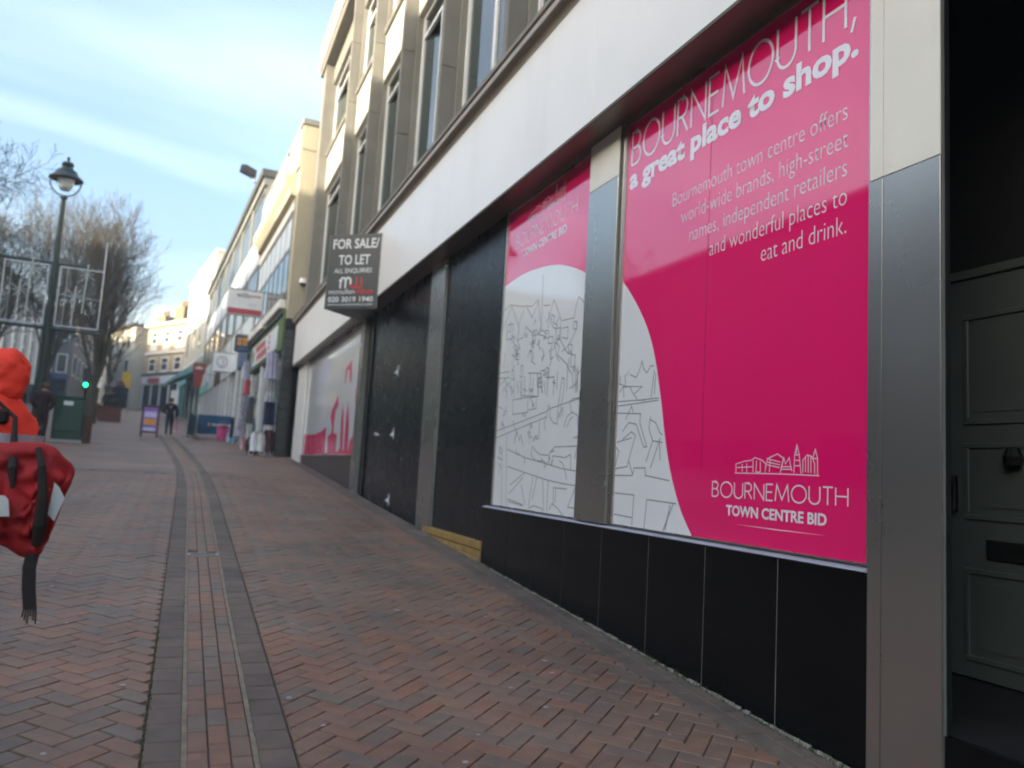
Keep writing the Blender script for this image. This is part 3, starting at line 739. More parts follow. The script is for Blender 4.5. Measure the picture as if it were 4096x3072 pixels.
# boarded black bays
S('black_board', 3.0, 3.05, 7.79, 9.87, -.715, 2.80, 'black_board', .003)
S('board_frame', 2.985, 3.05, 7.79, 7.83, -.715, 2.80, 'black_matte')
bd = MB().box(3.015, 3.06, 10.52, 14.25, gz(12)-.4, 2.80, 'black_board', .003).build('black_door', shop)
for z in (1.52, .52, -.51):
    h_ = MB(); y = 12.3
    h_.extrude([(3.008, y+.00, z-.035), (3.008, y+.20, z-.02), (3.008, y+.20, z+.0), (3.008, y+.03, z+.035), (3.008, y-.01, z+.10), (3.008, y-.03, z+.10), (3.008, y-.03, z-.08), (3.008, y-.01, z-.08)], (.007, 0, 0), 'sign_white')
    h_.build('hinge', bd)
hd = MB(); hd.tube([(3.012, 13.30, .52), (2.97, 13.32, .56), (2.965, 13.45, .56), (3.0, 13.47, .52)], .014, 'sign_white', 6); hd.build('handle', bd)
S('door_jamb', 3.05, 3.06, 14.26, 14.91, gz(14)-.3, 2.80, 'black_matte')
S('door_frame', 2.99, 3.05, 14.26, 14.34, gz(14)-.3, 2.80, 'black_gloss')
S('threshold', 2.965, 3.06, 8.0, 15.3, gz(11)-.5, gz(8)-.02, 'concrete_pale')
# yellow painted step under the black board
yb = MB(); yb.box(2.955, 3.05, 7.965, 10.1, -.80, -.72, 'yellow_paint', .004); yp = yb.build('yellow_step', shop)
y = 7.97
while y < 9.9:
    for r_ in range(2):
        z = -.815-.075*r_
        if z-.07 > gz(y)-.06: MB().box(2.968, 3.0, y+.05*r_+.004, y+.05*r_+.2, z-.066, z, 'yellow_paint', .004).build('brick', yp)
    y += .21
MB().box(2.975, 3.05, 7.965, 10.1, -1.2, -.80, 'mortar').build('mortar_bed', yp)
# far window riser and the white corner post
S('riser_panel', 2.975, 3.05, 15.27, 22.5, gz(15)-.2, .17, 'brown_panel', .004)
S('window_sill', 2.94, 3.03, 15.27, 22.5, .17, .192, 'metal_grey')
S('corner_post', 2.93, 3.06, 22.52, 24.22, gz(22.5)-.2, 2.80, 'fascia_white', .006)
# entrance lobby: green panelled door deep in shadow
lob = MB()
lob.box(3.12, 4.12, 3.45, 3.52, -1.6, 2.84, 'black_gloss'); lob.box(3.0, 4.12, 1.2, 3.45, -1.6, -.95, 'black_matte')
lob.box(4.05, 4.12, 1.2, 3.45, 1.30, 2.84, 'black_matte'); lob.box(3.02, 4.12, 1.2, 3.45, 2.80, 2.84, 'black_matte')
lob.build('lobby', shop)
S('door_frame', 4.0, 4.05, 3.30, 3.45, -.95, 1.30, 'door_green', .004)
S('door_frame', 4.002, 4.05, 2.36, 3.30, 1.25, 1.30, 'door_green', .004)
S('door_frame', 4.0, 4.05, 1.2, 2.36, -.95, 1.30, 'door_green', .004)
dr = MB().box(4.02, 4.06, 2.365, 3.295, -.94, 1.248, 'door_green', .004).build('entrance_door', shop)
for z0, z1 in ((.42, 1.04), (-.10, .32), (-.85, -.36)):
    for q in ((4.008, 4.019, 2.46, 3.16, z0, z0+.03), (4.008, 4.019, 2.46, 3.16, z1-.03, z1), (4.0085, 4.019, 2.46, 2.49, z0+.03, z1-.03), (4.0085, 4.019, 3.13, 3.16, z0+.03, z1-.03)):
        MB().box(*q, 'door_green', .004).build('moulding', dr)
    MB().box(4.014, 4.019, 2.53, 3.09, z0+.07, z1-.07, 'door_green', .003).build('panel', dr)
kn = MB(); kn.lathe([(0, .2), (.045, .2), (.05, .24), (.03, .29), (0, .29)], 'iron_black', (3.99, 2.86), 10); kn.tube([(4.0, 2.86+.04*math.cos(t*.6), .22-.045*math.sin(t*.6)) for t in range(6)], .009, 'iron_black', 6); kn.build('knocker', dr)
MB().box(4.006, 4.019, 2.70, 3.03, -.305, -.20, 'iron_black', .004).build('letter_box', dr)
hg = MB(); hg.box(3.985, 4.019, 3.20, 3.27, -.06, .14, 'iron_black', .004); hg.tube([(3.98, 3.285, -.07), (3.98, 3.285, .15)], .012, 'iron_black', 6); hg.build('hinge', dr)
# small step at the lobby mouth
S('step', 2.97, 3.0, 1.2, 2.434, -1.6, -.955, 'black_gloss')
# ------------------------------------------------------------------ printed window graphics
WF = Frame((0, 0, 0), (0, -1, 0), (0, 0, 1))           # u = -Y, v = Z, normal -X ; offsets are 3D d = -x
def wallframe(x): return Frame((x, 0, 0), (0, -1, 0), (0, 0, 1))
def spline(pts, n=8):
    out = []
    P = [pts[0]]+list(pts)+[pts[-1]]
    for i in range(1, len(P)-2):
        p0, p1, p2, p3 = P[i-1:i+3]
        for k in range(n):
            t = k/n
            out.append(tuple(.5*((2*p1[c])+(-p0[c]+p2[c])*t+(2*p0[c]-5*p1[c]+4*p2[c]-p3[c])*t*t+(-p0[c]+3*p1[c]-3*p2[c]+p3[c])*t**3) for c in (0, 1)))
    out.append(pts[-1]); return out
def drawing(name, polys, fr, w, m, d, parent):
    mb = MB()
    for k, pl in enumerate(polys): ribbon(mb, [(-y, z) for y, z in pl], w, m, d+.00012*(k % 6), fr)
    return mb.build(name, parent)
PF = wallframe(3.0)
wp = thing('window_poster', 'large magenta shop window poster with white headline and right-aligned paragraph', 'poster', (3.0, 4.05, -.33))
MB().box(3.0, 3.004, 2.832, 5.288, -.33, 2.80, 'magenta').build('sheet', wp)
MB().box(2.9985, 2.9996, 4.182, 4.186, .10, 2.80, 'print_seam').build('seam', wp)
cur = spline([(5.286, 1.545), (5.16, 1.43), (5.021, 1.283), (4.90, 1.13), (4.810, .978), (4.745, .82), (4.699, .671), (4.655, .52), (4.621, .379), (4.575, .22), (4.518, .067), (4.45, -.07), (4.369, -.196), (4.250, -.329)], 4)
MB().poly([PF.p(-y, z, .0012) for y, z in [(5.287, -.3295)]+[(c[0], c[1]) for c in cur[::-1]][:-1]+[(5.287, 1.545)]][::-1], 'poster_white').build('white_field', wp)
drawing('line_drawing', LINES_WIDE, PF, .0088, 'print_grey', .0020, wp)
thin_caps('lettering', 'BOURNEMOUTH,', PF, -5.20, 2.43, 2.235, .262, 'print_white', .0020, wp, .072)
text('lettering', 'a great place to shop.', PF, -5.215, 2.245, 'print_white', .0020, wp, width=2.275, size=.215, offset=.038)
for i, s_ in enumerate(['Bournemouth town centre offers', 'world-wide brands, high-street', 'names, independent retailers', 'and wonderful places to', 'eat and drink.']):
    text('lettering', s_, PF, -3.008, 1.922-.1522*i, 'print_white', .0020, wp, size=.150, xs=.795, align='RIGHT', offset=-.0135)
thin_caps('lettering', 'BOURNEMOUTH', PF, -4.062, -.060, 1.075, .088, 'print_white', .0020, wp, .085)
text('lettering', 'TOWN CENTRE BID', PF, -3.922, -.163, 'print_white', .0020, wp, width=.80, size=.082, offset=.028)
drawing('skyline_drawing', SKYLINE, PF, .0052, 'print_pink', .0020, wp)
MB().poly([PF.p(-3.84, -.212, .0015), PF.p(-3.5, -.2165, .0015), PF.p(-3.12, -.213, .0015), PF.p(-3.5, -.2115, .0015)], 'print_pink').build('underline', wp)

# loose pencil scribble of hedges, people and railings on the narrow sheet
SKETCH = []
rs = random.Random(12)
def scribble(y, z, n, s):
    pl = [(y, z)]
    for i in range(n):
        y += rs.uniform(-1, .55)*s; z += rs.uniform(-1, 1)*s*.9
        pl.append((min(7.75, max(5.86, y)), min(1.62, max(-.28, z))))
    SKETCH.append(pl)
for i in range(34): scribble(rs.uniform(6.0, 7.7), rs.uniform(.75, 1.55), rs.randint(4, 9), .055)
for i in range(20): scribble(rs.uniform(6.0, 7.7), rs.uniform(.1, .75), rs.randint(3, 6), .07)
for i in range(9):
    y = 5.95+i*.2; SKETCH.append([(y, .72+.02*(i % 3)), (y+.01, .93+.05*(i % 2))])
for i in range(12):
    y, z = rs.uniform(6.0, 7.6), rs.uniform(.75, 1.35); w_, h_ = rs.uniform(.05, .1), rs.uniform(.07, .14)
    SKETCH.append([(y, z), (y+w_, z+.01), (y+w_, z+h_), (y, z+h_-.01), (y, z)])
np_ = thing('window_poster', 'narrow magenta window poster with town logo above a white line drawing of houses', 'poster', (3.0, 6.8, -.33))
MB().box(3.0, 3.004, 5.826, 7.788, -.33, 2.80, 'magenta').build('sheet', np_)
cur2 = spline([(7.786, 1.985), (7.25, 2.015), (6.6, 1.955), (6.15, 1.835), (5.828, 1.695)], 6)
MB().poly([PF.p(-y, z, .0012) for y, z in [(7.787, -.3295)]+cur2+[(5.8275, -.3295)]][::-1], 'poster_white').build('white_field', np_)
drawing('line_drawing', LINES_NARROW+LINES_NARROW_TOP+SKETCH, PF, .0088, 'print_grey', .0020, np_)
thin_caps('lettering', 'BOURNEMOUTH', PF, -7.52, 2.335, 1.40, .125, 'print_pink', .0020, np_, .085)
text('lettering', 'TOWN CENTRE BID', PF, -7.335, 2.205, 'print_white', .0020, np_, width=1.02, size=.105, offset=.028)
sc_ = 1.40/1.075
drawing('skyline_drawing', [[(7.52+(y-4.062)*sc_, 2.335+(z+.060)*sc_+.005) for y, z in pl] for pl in SKYLINE], PF, .0075, 'print_pink', .0020, np_)

fp = thing('window_poster', 'white window poster with red dripping shapes along its lower edge', 'poster', (3.0, 18.8, .2))
MB().box(3.0, 3.004, 15.28, 22.5, .2, 2.79, 'poster_white').build('sheet', fp)
for k, pl in enumerate(DRIPS):
    MB().poly([PF.p(-min(22.49, max(15.29, y)), max(z, .203), .0012+.0003*(k % 2)) for y, z in pl][::-1], 'print_drip').build('drip_shape', fp)
MB().poly([PF.p(-22.49, .2035, .0009), PF.p(-15.29, .2035, .0009), PF.p(-15.29, .26, .0009), PF.p(-16.2, .31, .0009), PF.p(-17.2, .26, .0009), PF.p(-18.5, .24, .0009), PF.p(-22.49, .24, .0009)], 'print_drip').build('drip_shape', fp)

# ------------------------------------------------------------------ V-shaped agents' board on the fascia
A_, B_ = Vector((1.985, 13.64, 0)), Vector((2.735, 13.0, 0))
ex = (B_-A_).normalized(); Wd = (B_-A_).length
bt = thing('agent_board', 'dark grey V-shaped FOR SALE TO LET board fixed to the white fascia', 'sign', (2.735, 13.3, 2.64))
F0 = Frame((A_.x, A_.y, 2.64), ex, (0, 0, 1))
zt = 1.275
MB().extrude([F0.p(0, 0), F0.p(Wd, 0), F0.p(Wd, zt), F0.p(0, zt)], -F0.n*.012, 'board_charcoal').build('panel', bt)
bk = Vector((2.735, 14.35, 2.64))
MB().extrude([Vector((A_.x, A_.y+.02, 2.64)), bk, bk+Vector((0, 0, zt)), Vector((A_.x, A_.y+.02, 2.64+zt))], Vector((.01, .012, 0)), 'board_charcoal').build('panel', bt)
MB().extrude([F0.p(0, .0, -.015), F0.p(Wd, .0, -.015), bk+Vector((-.01, -.02, 0))], (0, 0, -.02), 'board_grey').build('base', bt)
for u_ in (0, Wd): MB().extrude([F0.p(u_-.008, -.02, .003), F0.p(u_+.008, -.02, .003), F0.p(u_+.008, zt, .003), F0.p(u_-.008, zt, .003)], -F0.n*.022, 'board_grey').build('edge_trim', bt)
text('lettering', 'FOR SALE/', F0, .06, 1.03, 'sign_white', .003, bt, width=.88, size=.235, offset=.018)
text('lettering', 'TO LET', F0, .20, .75, 'sign_white', .003, bt, width=.60, size=.235, offset=.018)
text('lettering', 'ALL ENQUIRIES', F0, .13, .60, 'sign_white', .003, bt, width=.72, size=.115, offset=.004)
lg = MB()
ribbon(lg, [(.27, .335), (.27, .46)]+arc(.318, .46, .048, .055, 180, 0, 8)+[(.366, .335)], .034, 'sign_white', .003, F0)
ribbon(lg, [(.366, .44)]+arc(.414, .46, .048, .055, 160, 0, 8)+[(.462, .40)], .034, 'sign_white', .0034, F0)
ribbon(lg, [(.47, .50), (.47, .39)]+arc(.52, .39, .05, .05, 180, 360, 8)+[(.57, .52)], .034, 'print_red', .003, F0)
ribbon(lg, [(.58, .40)]+arc(.622, .39, .046, .05, 190, 360, 8)+[(.668, .52)], .034, 'print_red', .0034, F0)
lg.build('logo', bt)
text('lettering', 'mcmullen', F0, .05, .235, 'sign_white', .003, bt, width=.49, size=.125)
text('lettering', 'wilson', F0, .55, .235, 'print_red', .003, bt, width=.36, size=.135, offset=.03)
text('lettering', '020 3019 1940', F0, .05, .10, 'sign_white', .003, bt, width=.86, size=.125, offset=.02)
text('lettering', 'www.mcmullenwilson.com', F0, .05, .035, 'sign_white', .003, bt, width=.86, size=.06)

# ------------------------------------------------------------------ buildings along the street
def local_building(name, label, x, y, rot, group=None):
    return thing(name, label, 'building', (x, y, gz(y)), R(rot), group)
class LB:            # parts in the frame of a building: x into it, y along the street, z absolute height
    def __init__(s, root): s.r = root; s.z0 = root.location.z
    def box(s, name, x0, x1, y0, y1, z0, z1, m, bev=0.0, parent=None, **k):
        return MB().box(x0, x1, y0, y1, z0-s.z0, z1-s.z0, m, bev).build(name, parent or s.r, local=True, **k)
    def fr(s, x): return Frame((wm(s.r) @ Vector((x, 0, -s.z0))), wm(s.r).to_3x3() @ Vector((0, -1, 0)), (0, 0, 1))
    def window(s, y0, y1, z0, z1, x=0.0, frame='frame_white', glass='window_blue', fw=.07, mull=0, tr=None, out=.03, sill=True):
        mb = MB(); a, b = x-out, x+.05
        def q(p0, p1, r0, r1, e=0): mb.box(a+e, b, p0, p1, r0-s.z0, r1-s.z0, frame)
        q(y0, y0+fw, z0, z1); q(y1-fw, y1, z0, z1); q(y0+fw, y1-fw, z1-fw, z1, .002); q(y0+fw, y1-fw, z0, z0+fw, .002)
        for i in range(mull):
            c = y0+(y1-y0)*(i+1)/(mull+1); q(c-fw*.35, c+fw*.35, z0+fw, z1-fw, .004)
        if tr: q(y0+fw, y1-fw, tr-fw*.35, tr+fw*.35, .006)
        w = mb.build('window', s.r, local=True)
        MB().box(x-.012, x+.02, y0+fw, y1-fw, z0+fw-s.z0, z1-fw-s.z0, glass).build('pane', w, local=True)
        if sill: MB().box(x-out-.05, x, y0-.04, y1+.04, z0-.07-s.z0, z0-.002-s.z0, frame).build('sill', w, local=True)
        return w
def prj(root_label, name, cat, x0, x1, y, z0, z1, m, th=.08, bracket_to=None, group=None):
    """a projecting sign square to the street"""
    t = thing(name, root_label, cat, (x1, y, z0), 0, group)
    MB().box(x0, x1, y-th/2, y+th/2, z0, z1, m, .008).build('panel', t)
    if bracket_to is not None:
        b = MB(); b.box(x0+.05, bracket_to, y-.02, y+.02, z1+.01, z1+.05, 'metal_grey'); b.box(x0+.05, bracket_to, y-.02, y+.02, z0-.05, z0-.01, 'metal_grey'); b.build('bracket', t)
    return t, Frame((x0, y-th/2, z0), (1, 0, 0), (0, 0, 1))

# second building: cream parapet, glazed first floor, green shopfront
b2 = local_building('shop_building', 'cream rendered building with a tall parapet above a green shop fascia', 2.48, 24.4, 2.2)
q = LB(b2)
q.box('wall', 0, 9, 0, 8.9, 4.25, 10.35, 'render_cream')
q.box('wall', .22, 9, .30, 8.9, 0, 4.25, 'shop_dark')
q.box('coping', -.06, 9, -.05, 8.95, 10.35, 10.55, 'metal_grey', .02)
for y0, y1 in ((.05, 1.95), (2.6, 5.5), (6.2, 8.85)): q.box('parapet_panel', -.10, -.002, y0, y1, 9.0, 10.2, 'cream_light', .02)
q.box('string_course', -.03, 8, -.012, -.002, 9.55, 9.58, 'metal_grey')
cz = MB(); cz.extrude([(-.002, .5, 8.2-q.z0), (-.16, .5, 8.25-q.z0), (-.2, .5, 8.45-q.z0), (-.34, .5, 8.6-q.z0), (-.38, .5, 8.85-q.z0), (-.002, .5, 8.95-q.z0)], (0, 8.3, 0), 'render_cream'); cz.build('cornice', b2, local=True)
q.box('head_band', -.05, -.002, .5, 8.8, 7.75, 8.05, 'trim_white', .01)
q.window(.55, 8.75, 5.15, 7.7, frame='metal_grey', glass='window_blue', mull=6, tr=6.55, fw=.09, sill=False)
for i in range(7):
    y = .68+i*1.16; q.box('glazing_panel', -.02, -.013, y, y+1.0, 6.64, 7.58, 'panel_bluewhite')
q.box('sill_band', -.12, -.002, .5, 8.8, 4.92, 5.14, 'metal_grey', .01)
for y0, y1 in ((.45, 4.3), (4.7, 8.7)): q.box('awning_case', -.22, -.002, y0, y1, 4.62, 4.90, 'trim_white', .03)
q.box('shop_fascia', -.08, .2, .25, 8.8, 3.35, 4.58, 'green_fascia', .01)
q.box('fascia_shade_rail', -.16, -.082, .25, 8.8, 4.40, 4.50, 'roof_dark', .01)
sb = q.box('sign_board', -.12, -.082, 1.1, 7.4, 3.45, 4.20, 'sign_white', .01)
f_ = q.fr(-.121)
for u0, u1, v0, v1, m in ((-6.3, -3.7, 3.88, 4.12, 'print_red'), (-6.0, -3.2, 3.55, 3.80, 'print_red'), (-2.9, -2.5, 3.62, 3.74, 'sign_red'), (-2.9, -2.5, 3.80, 3.92, 'board_grey'), (-2.9, -2.5, 3.98, 4.10, 'sign_red'), (-7.2, -6.6, 3.6, 4.0, 'board_grey')):
    n_ = 5 if u1-u0 > 1 else 1
    mb = MB()
    for i in range(n_):
        a = u0+(u1-u0)*i/n_; b = u0+(u1-u0)*(i+.82)/n_
        mb.poly([f_.p(a, v0, .002), f_.p(b, v0, .002), f_.p(b, v1, .002), f_.p(a, v1, .002)], m)
    mb.build('printed_block', sb)
# dark tiled corner pier and shopfront posts
mb = MB()
for i in range(14):
    z = .0+i*.305
    mb.box(-.02, .24, -.03, .28, z-q.z0+.004, z+.30-q.z0, 'tile_dark', .006)
mb.build('corner_pier', b2, local=True)
for y in (2.6, 2.85, 5.2, 8.3): q.box('shopfront_post', -.02, .1, y, y+.14, .25, 3.35, 'frame_white', .01)
q.box('shop_window', .12, .2, .35, 8.8, .75, 3.3, 'shop_interior')
q.box('shop_glass', .09, .1, .35, 8.8, .75, 3.3, 'glass')
q.box('stall_riser', .04, .2, .35, 8.8, .0, .75, 'tile_dark')

# third building: banded modern block with a dark flat roof
b3 = local_building('shop_building', 'white panelled modern block under a thin dark flat roof', 2.12, 33.5, 2.9)
q = LB(b3)
q.box('wall', .05, 9, 0, 27.5, 0, 11.3, 'metal_grey')
q.box('roof', -.25, 9, -.1, 27.6, 11.62, 11.95, 'roof_dark', .02)
q.box('eaves', -.12, 9, 0, 27.5, 11.3, 11.6, 'metal_grey')
for i in range(7):
    y0 = .1+i*3.92; y1 = y0+3.7
    q.box('pier', -.07, .04, y1+.02, y1+.2, .6, 11.3, 'metal_grey', .01)
    q.window(y0, y1, 9.3, 11.2, frame='metal_grey', mull=2, sill=False, fw=.09)
    q.box('spandrel', -.05, .04, y0, y1, 7.95, 9.26, 'panel_bluewhite', .01)
    q.window(y0, y1, 5.95, 7.9, frame='metal_grey', mull=2, sill=False, fw=.09)
    q.box('spandrel', -.05, .04, y0, y1, 4.85, 5.9, 'panel_bluewhite', .01)
    q.box('shop_fascia', -.12, .04, y0, y1, 3.9+.05*i, 4.75, ('sign_blue', 'panel_bluewhite', 'panel_bluewhite', 'wood_brown', 'panel_bluewhite', 'teal', 'teal')[i], .01)
    q.box('shop_glass', -.02, .04, y0, y1, .7+.25*i, 3.85+.05*i, 'glass_dark')
    for k in range(3): q.box('shopfront_post', -.1, -.022, y0+.1+k*1.65, y0+.24+k*1.65, .6+.25*i, 3.9+.05*i, 'frame_white')
q.box('chimney', 1.0, 3.0, 1.0, 2.4, 11.9, 13.0, 'chimney_brick', .02)
# fourth building: pale rendered gable end catching the sun
b4 = local_building('shop_building', 'tall pale cream rendered building beyond the white panelled block', .90, 61.2, 6.4)
q = LB(b4)
q.box('wall', 0, 10, 0, 15.5, 2, 15.0, 'cream_light')
q.box('coping', -.1, 10, -.1, 15.6, 15.0, 15.2, 'trim_white', .02)
q.box('chimney', .4, 1.6, 13.6, 14.8, 15.2, 16.6, 'chimney_brick', .03)
q.box('string_course', -.08, -.002, 0, 15.5, 7.4, 7.6, 'trim_white')
for i in range(4):
    y0 = 1.2+i*3.7
    q.window(y0, y0+1.2, 8.6, 10.6, frame='cream_light', fw=.1, mull=0)
    q.window(y0, y0+1.2, 12.0, 13.6, frame='cream_light', fw=.1)
q.box('shop_fascia', -.2, -.002, 0, 15.5, 5.9, 7.0, 'teal', .02)
q.box('shop_glass', -.03, -.002, .3, 15.2, 2.6, 5.8, 'glass_dark')
for k in range(6): q.box('shopfront_post', -.14, -.035, .3+k*2.9, .55+k*2.9, 2.4, 5.9, 'teal')
aw = MB(); aw.extrude([(-.21, 1, 6.9-q.z0), (-1.9, 1, 5.7-q.z0), (-1.9, 1, 5.45-q.z0), (-.21, 1, 6.3-q.z0)], (0, 9, 0), 'teal'); aw.build('awning', b4, local=True)

# far corner building, ochre with white window surrounds
b5 = local_building('corner_building', 'ochre three-storey corner building with white window surrounds and chimneys', .9, 87.0, 29)
q = LB(b5)
q.box('wall', 0, 9, 0, 12, 3, 13.95, 'ochre_wall')
q.box('eaves', -.45, 9, -.2, 12.2, 13.95, 14.25, 'trim_white', .03)
rf = MB(); rf.extrude([(-.4, -.1, 14.26-q.z0), (4.5, -.1, 15.6-q.z0), (9, -.1, 14.26-q.z0)], (0, 12.2, 0), 'slate'); rf.build('roof', b5, local=True)
for y0, h_ in ((3.0, 16.4), (6.3, 17.0), (10.2, 16.2)):
    c_ = q.box('chimney', .8, 2.0, y0, y0+1.9, 14.3, h_-.8, 'chimney_brick', .03)
    for k in range(3): MB().lathe([(.0, h_-.8-q.z0), (.16, h_-.8-q.z0), (.13, h_-.1-q.z0), (0, h_-.1-q.z0)], 'chimney_brick', (1.4, y0+.45+k*.5), 8).build('chimney_pot', c_, local=True)
for y0 in (1.6, 4.3, 7.0, 9.7):
    q.window(y0, y0+1.45, 11.95, 13.45, frame='trim_white', fw=.17, tr=12.75)
    q.box('apron', -.06, -.002, y0-.05, y0+1.5, 11.25, 11.85, 'trim_white')
    q.window(y0, y0+1.45, 8.9, 10.5, frame='trim_white', fw=.15, tr=9.8)
q.box('string_course', -.2, -.002, 0, 12, 10.85, 11.1, 'trim_white')
q.box('string_course', -.3, -.002, 0, 12, 8.45, 8.75, 'slate')
q.box('shop_fascia', -.25, -.002, 0, 12, 7.5, 8.43, 'sign_white', .02)
q.box('sign_board', -.3, -.252, .5, 5.2, 7.6, 8.3, 'cabinet_green', .01)
q.box('sign_board', -.3, -.252, 8.0, 10.5, 7.65, 8.2, 'sign_red', .01)
q.box('shop_glass', -.03, -.002, .3, 11.7, 4.2, 7.45, 'glass_dark')
for k in range(7): q.box('shopfront_post', -.12, -.035, .3+k*1.9, .55+k*1.9, 4.0, 7.5, 'panel_bluewhite')
q.box('entrance', -.5, -.13, 2.4, 4.8, 4.2, 6.7, 'trim_white', .02)
b6 = local_building('terrace_building', 'bright white rendered building on the bend left of the ochre corner', -6.3, 98.5, 21)
q = LB(b6)
q.box('wall', 0, 9, 0, 26, 3, 14.2, 'cream_light')
q.box('eaves', -.4, 9, -.1, 26, 14.2, 14.5, 'slate', .02)
for i in range(6):
    y0 = 1.3+i*4.2
    q.window(y0, y0+1.4, 11.6, 13.4, frame='trim_white', fw=.16); q.window(y0, y0+1.4, 8.7, 10.6, frame='trim_white', fw=.16)
q.box('shop_fascia', -.25, -.002, 0, 26, 7.4, 8.2, 'sign_white', .02); q.box('sign_board', -.3, -.252, 1, 4, 7.5, 8.1, 'sign_red')
q.box('shop_glass', -.03, -.002, .3, 25.5, 4.4, 7.35, 'glass_dark')
# buildings on the far side of the square: pale columns showing through the trees
b7 = thing('terrace_building', 'grey white building with tall pilasters half hidden behind the bare trees', 'building', (-13.5, 52, gz(52)), 0)
mb = MB(); mb.box(-24, -13.5, 52, 84, 1.5, 12.6, 'metal_grey'); mb.build('wall', b7)
box('roof', b7, -24, -13.1, 51.6, 84.4, 12.6, 13.0, 'slate', .03)
for i in range(9):
    y = 53+i*3.7
    box('pilaster', b7, -13.5, -13.2, y, y+.8, 5.6, 12.5, 'trim_white', .02)
    for z0, z1 in ((6.2, 8.4), (9.4, 11.6)):
        w_ = MB(); w_.box(-13.48, -13.42, y+1.2, y+1.3, z0, z1, 'frame_white'); w_.box(-13.48, -13.42, y+3.0, y+3.1, z0, z1, 'frame_white'); w_.box(-13.478, -13.42, y+1.3, y+3.0, z1-.1, z1, 'frame_white'); w_.box(-13.478, -13.42, y+1.3, y+3.0, z0, z0+.1, 'frame_white'); w_.box(-13.474, -13.43, y+2.1, y+2.2, z0+.1, z1-.1, 'frame_white')
        w_ = w_.build('window', b7)
        MB().box(-13.46, -13.45, y+1.3, y+3.0, z0+.1, z1-.1, 'window_blue').build('pane', w_)
    box('shop_glass', b7, -13.47, -13.45, y+.9, y+3.6, 2.3, 4.6, 'glass_dark')
box('shop_fascia', b7, -13.48, -13.2, 52.5, 66, 4.7, 5.4, 'board_grey', .02)
box('shop_fascia', b7, -13.48, -13.2, 66.1, 74, 4.7, 5.4, 'sign_blue', .02)
box('shop_fascia', b7, -13.48, -13.2, 74.1, 83, 4.7, 5.4, 'board_charcoal', .02)
b8 = thing('terrace_building', 'plain tall block behind the trees beyond the pilastered grey building', 'building', (-10.6, 96, gz(96)))
box('wall', b8, -30, -10.6, 84.6, 107, 3, 12.9, 'dark_render'); box('roof', b8, -30, -10.3, 84.5, 107.2, 12.9, 13.3, 'slate', .03)
for i in range(6):
    for z0 in (7.0, 10.0):
        w_ = MB().box(-10.63, -10.57, 86+i*3.4, 87.6+i*3.4, z0, z0+2, 'frame_white').build('window', b8)
        MB().box(-10.569, -10.56, 86.12+i*3.4, 87.48+i*3.4, z0+.12, z0+1.88, 'window_blue').build('pane', w_)
for x in (-13.0, -11.8):
    for z0 in (7.0, 10.0):
        w_ = MB().box(x, x+.9, 84.54, 84.62, z0, z0+1.8, 'frame_white').build('window', b8)
        MB().box(x+.1, x+.8, 84.53, 84.539, z0+.1, z0+1.7, 'window_blue').build('pane', w_)
box('shop_glass', b8, -16, -10.8, 84.55, 84.6, 4.0, 6.4, 'glass_dark')
box('shop_fascia', b8, -16, -10.7, 84.5, 84.6, 6.41, 6.9, 'sign_blue', .01)
# the row that faces the near shopfront across the square (reflected in the glass, throws the shade)
def rear_block(y0, y1, xf, top, m, label):
    t = thing('terrace_building', label, 'building', (xf, (y0+y1)/2, gz((y0+y1)/2)), 0, None)
    box('wall', t, xf-12, xf, y0, y1, -6, top, m); box('roof', t, xf-12.3, xf+.3, y0, y1-.01, top, top+.35, 'slate', .03)
    n_ = int((y1-y0)/3.2)
    for i in range(n_):
        y = y0+.8+i*(y1-y0-1)/n_
        for k, z in enumerate((3.0, 6.4, 9.2)):
            if z+1.9 > top: continue
            w_ = MB().box(xf-.02, xf+.03, y, y+1.5, z, z+1.8, 'dark_render').build('window', t)
            MB().box(xf+.03, xf+.035, y+.1, y+1.4, z+.1, z+1.7, 'roof_dark').build('pane', w_)
        box('shop_glass', t, xf+.001, xf+.03, y, y+2.3, -1+gz(y)+1.3, 2.4, 'glass_dark')
rear_block(-60, -22, -20, 12.4, 'dark_render', 'dull terrace block across the square, out of the frame behind the photographer')
rear_block(-21.9, -2, -20, 12.0, 'dark_brick', 'dark brick terrace block across the square facing the boarded shop')
rear_block(-1.9, 20, -20, 12.3, 'dark_render', 'dull rendered terrace block across the square facing the magenta posters')
rear_block(20.1, 51, -19, 12.2, 'dark_brick', 'dark grey terrace block across the square beside the pilastered building')

# ------------------------------------------------------------------ projecting signs
t, f_ = prj('white lettings board with grey lettering and a red lower band on a shop wall', 'agent_board', 'sign', .95, 2.17, 30.5, 5.25, 6.15, 'sign_white', .05, 2.25)
text('lettering', 'willis', f_, .30, .64, 'board_grey', .003, t, width=.50, size=.26, offset=.02)
text('lettering', 'TO LET', f_, .72, .34, 'print_grey', .003, t, width=.30, size=.12)
for u0, u1, v0, v1 in ((0.01, 1.21, .02, .22),): MB().poly([f_.p(u0, v0, .002), f_.p(u1, v0, .002), f_.p(u1, v1, .002), f_.p(u0, v1, .002)], 'sign_red').build('colour_band', t)
mb = MB()
for i in range(4): mb.poly([f_.p(.82+.085*i, .68, .002), f_.p(.89+.085*i, .68, .002), f_.p(.89+.085*i, .75, .002), f_.p(.82+.085*i, .75, .002)], 'sign_red')
mb.build('printed_block', t)
t, f_ = prj('blue projecting sign with four orange squares', 'shop_sign', 'sign', 1.44, 2.06, 33.1, 4.22, 4.86, 'sign_blue', .12, 2.14)
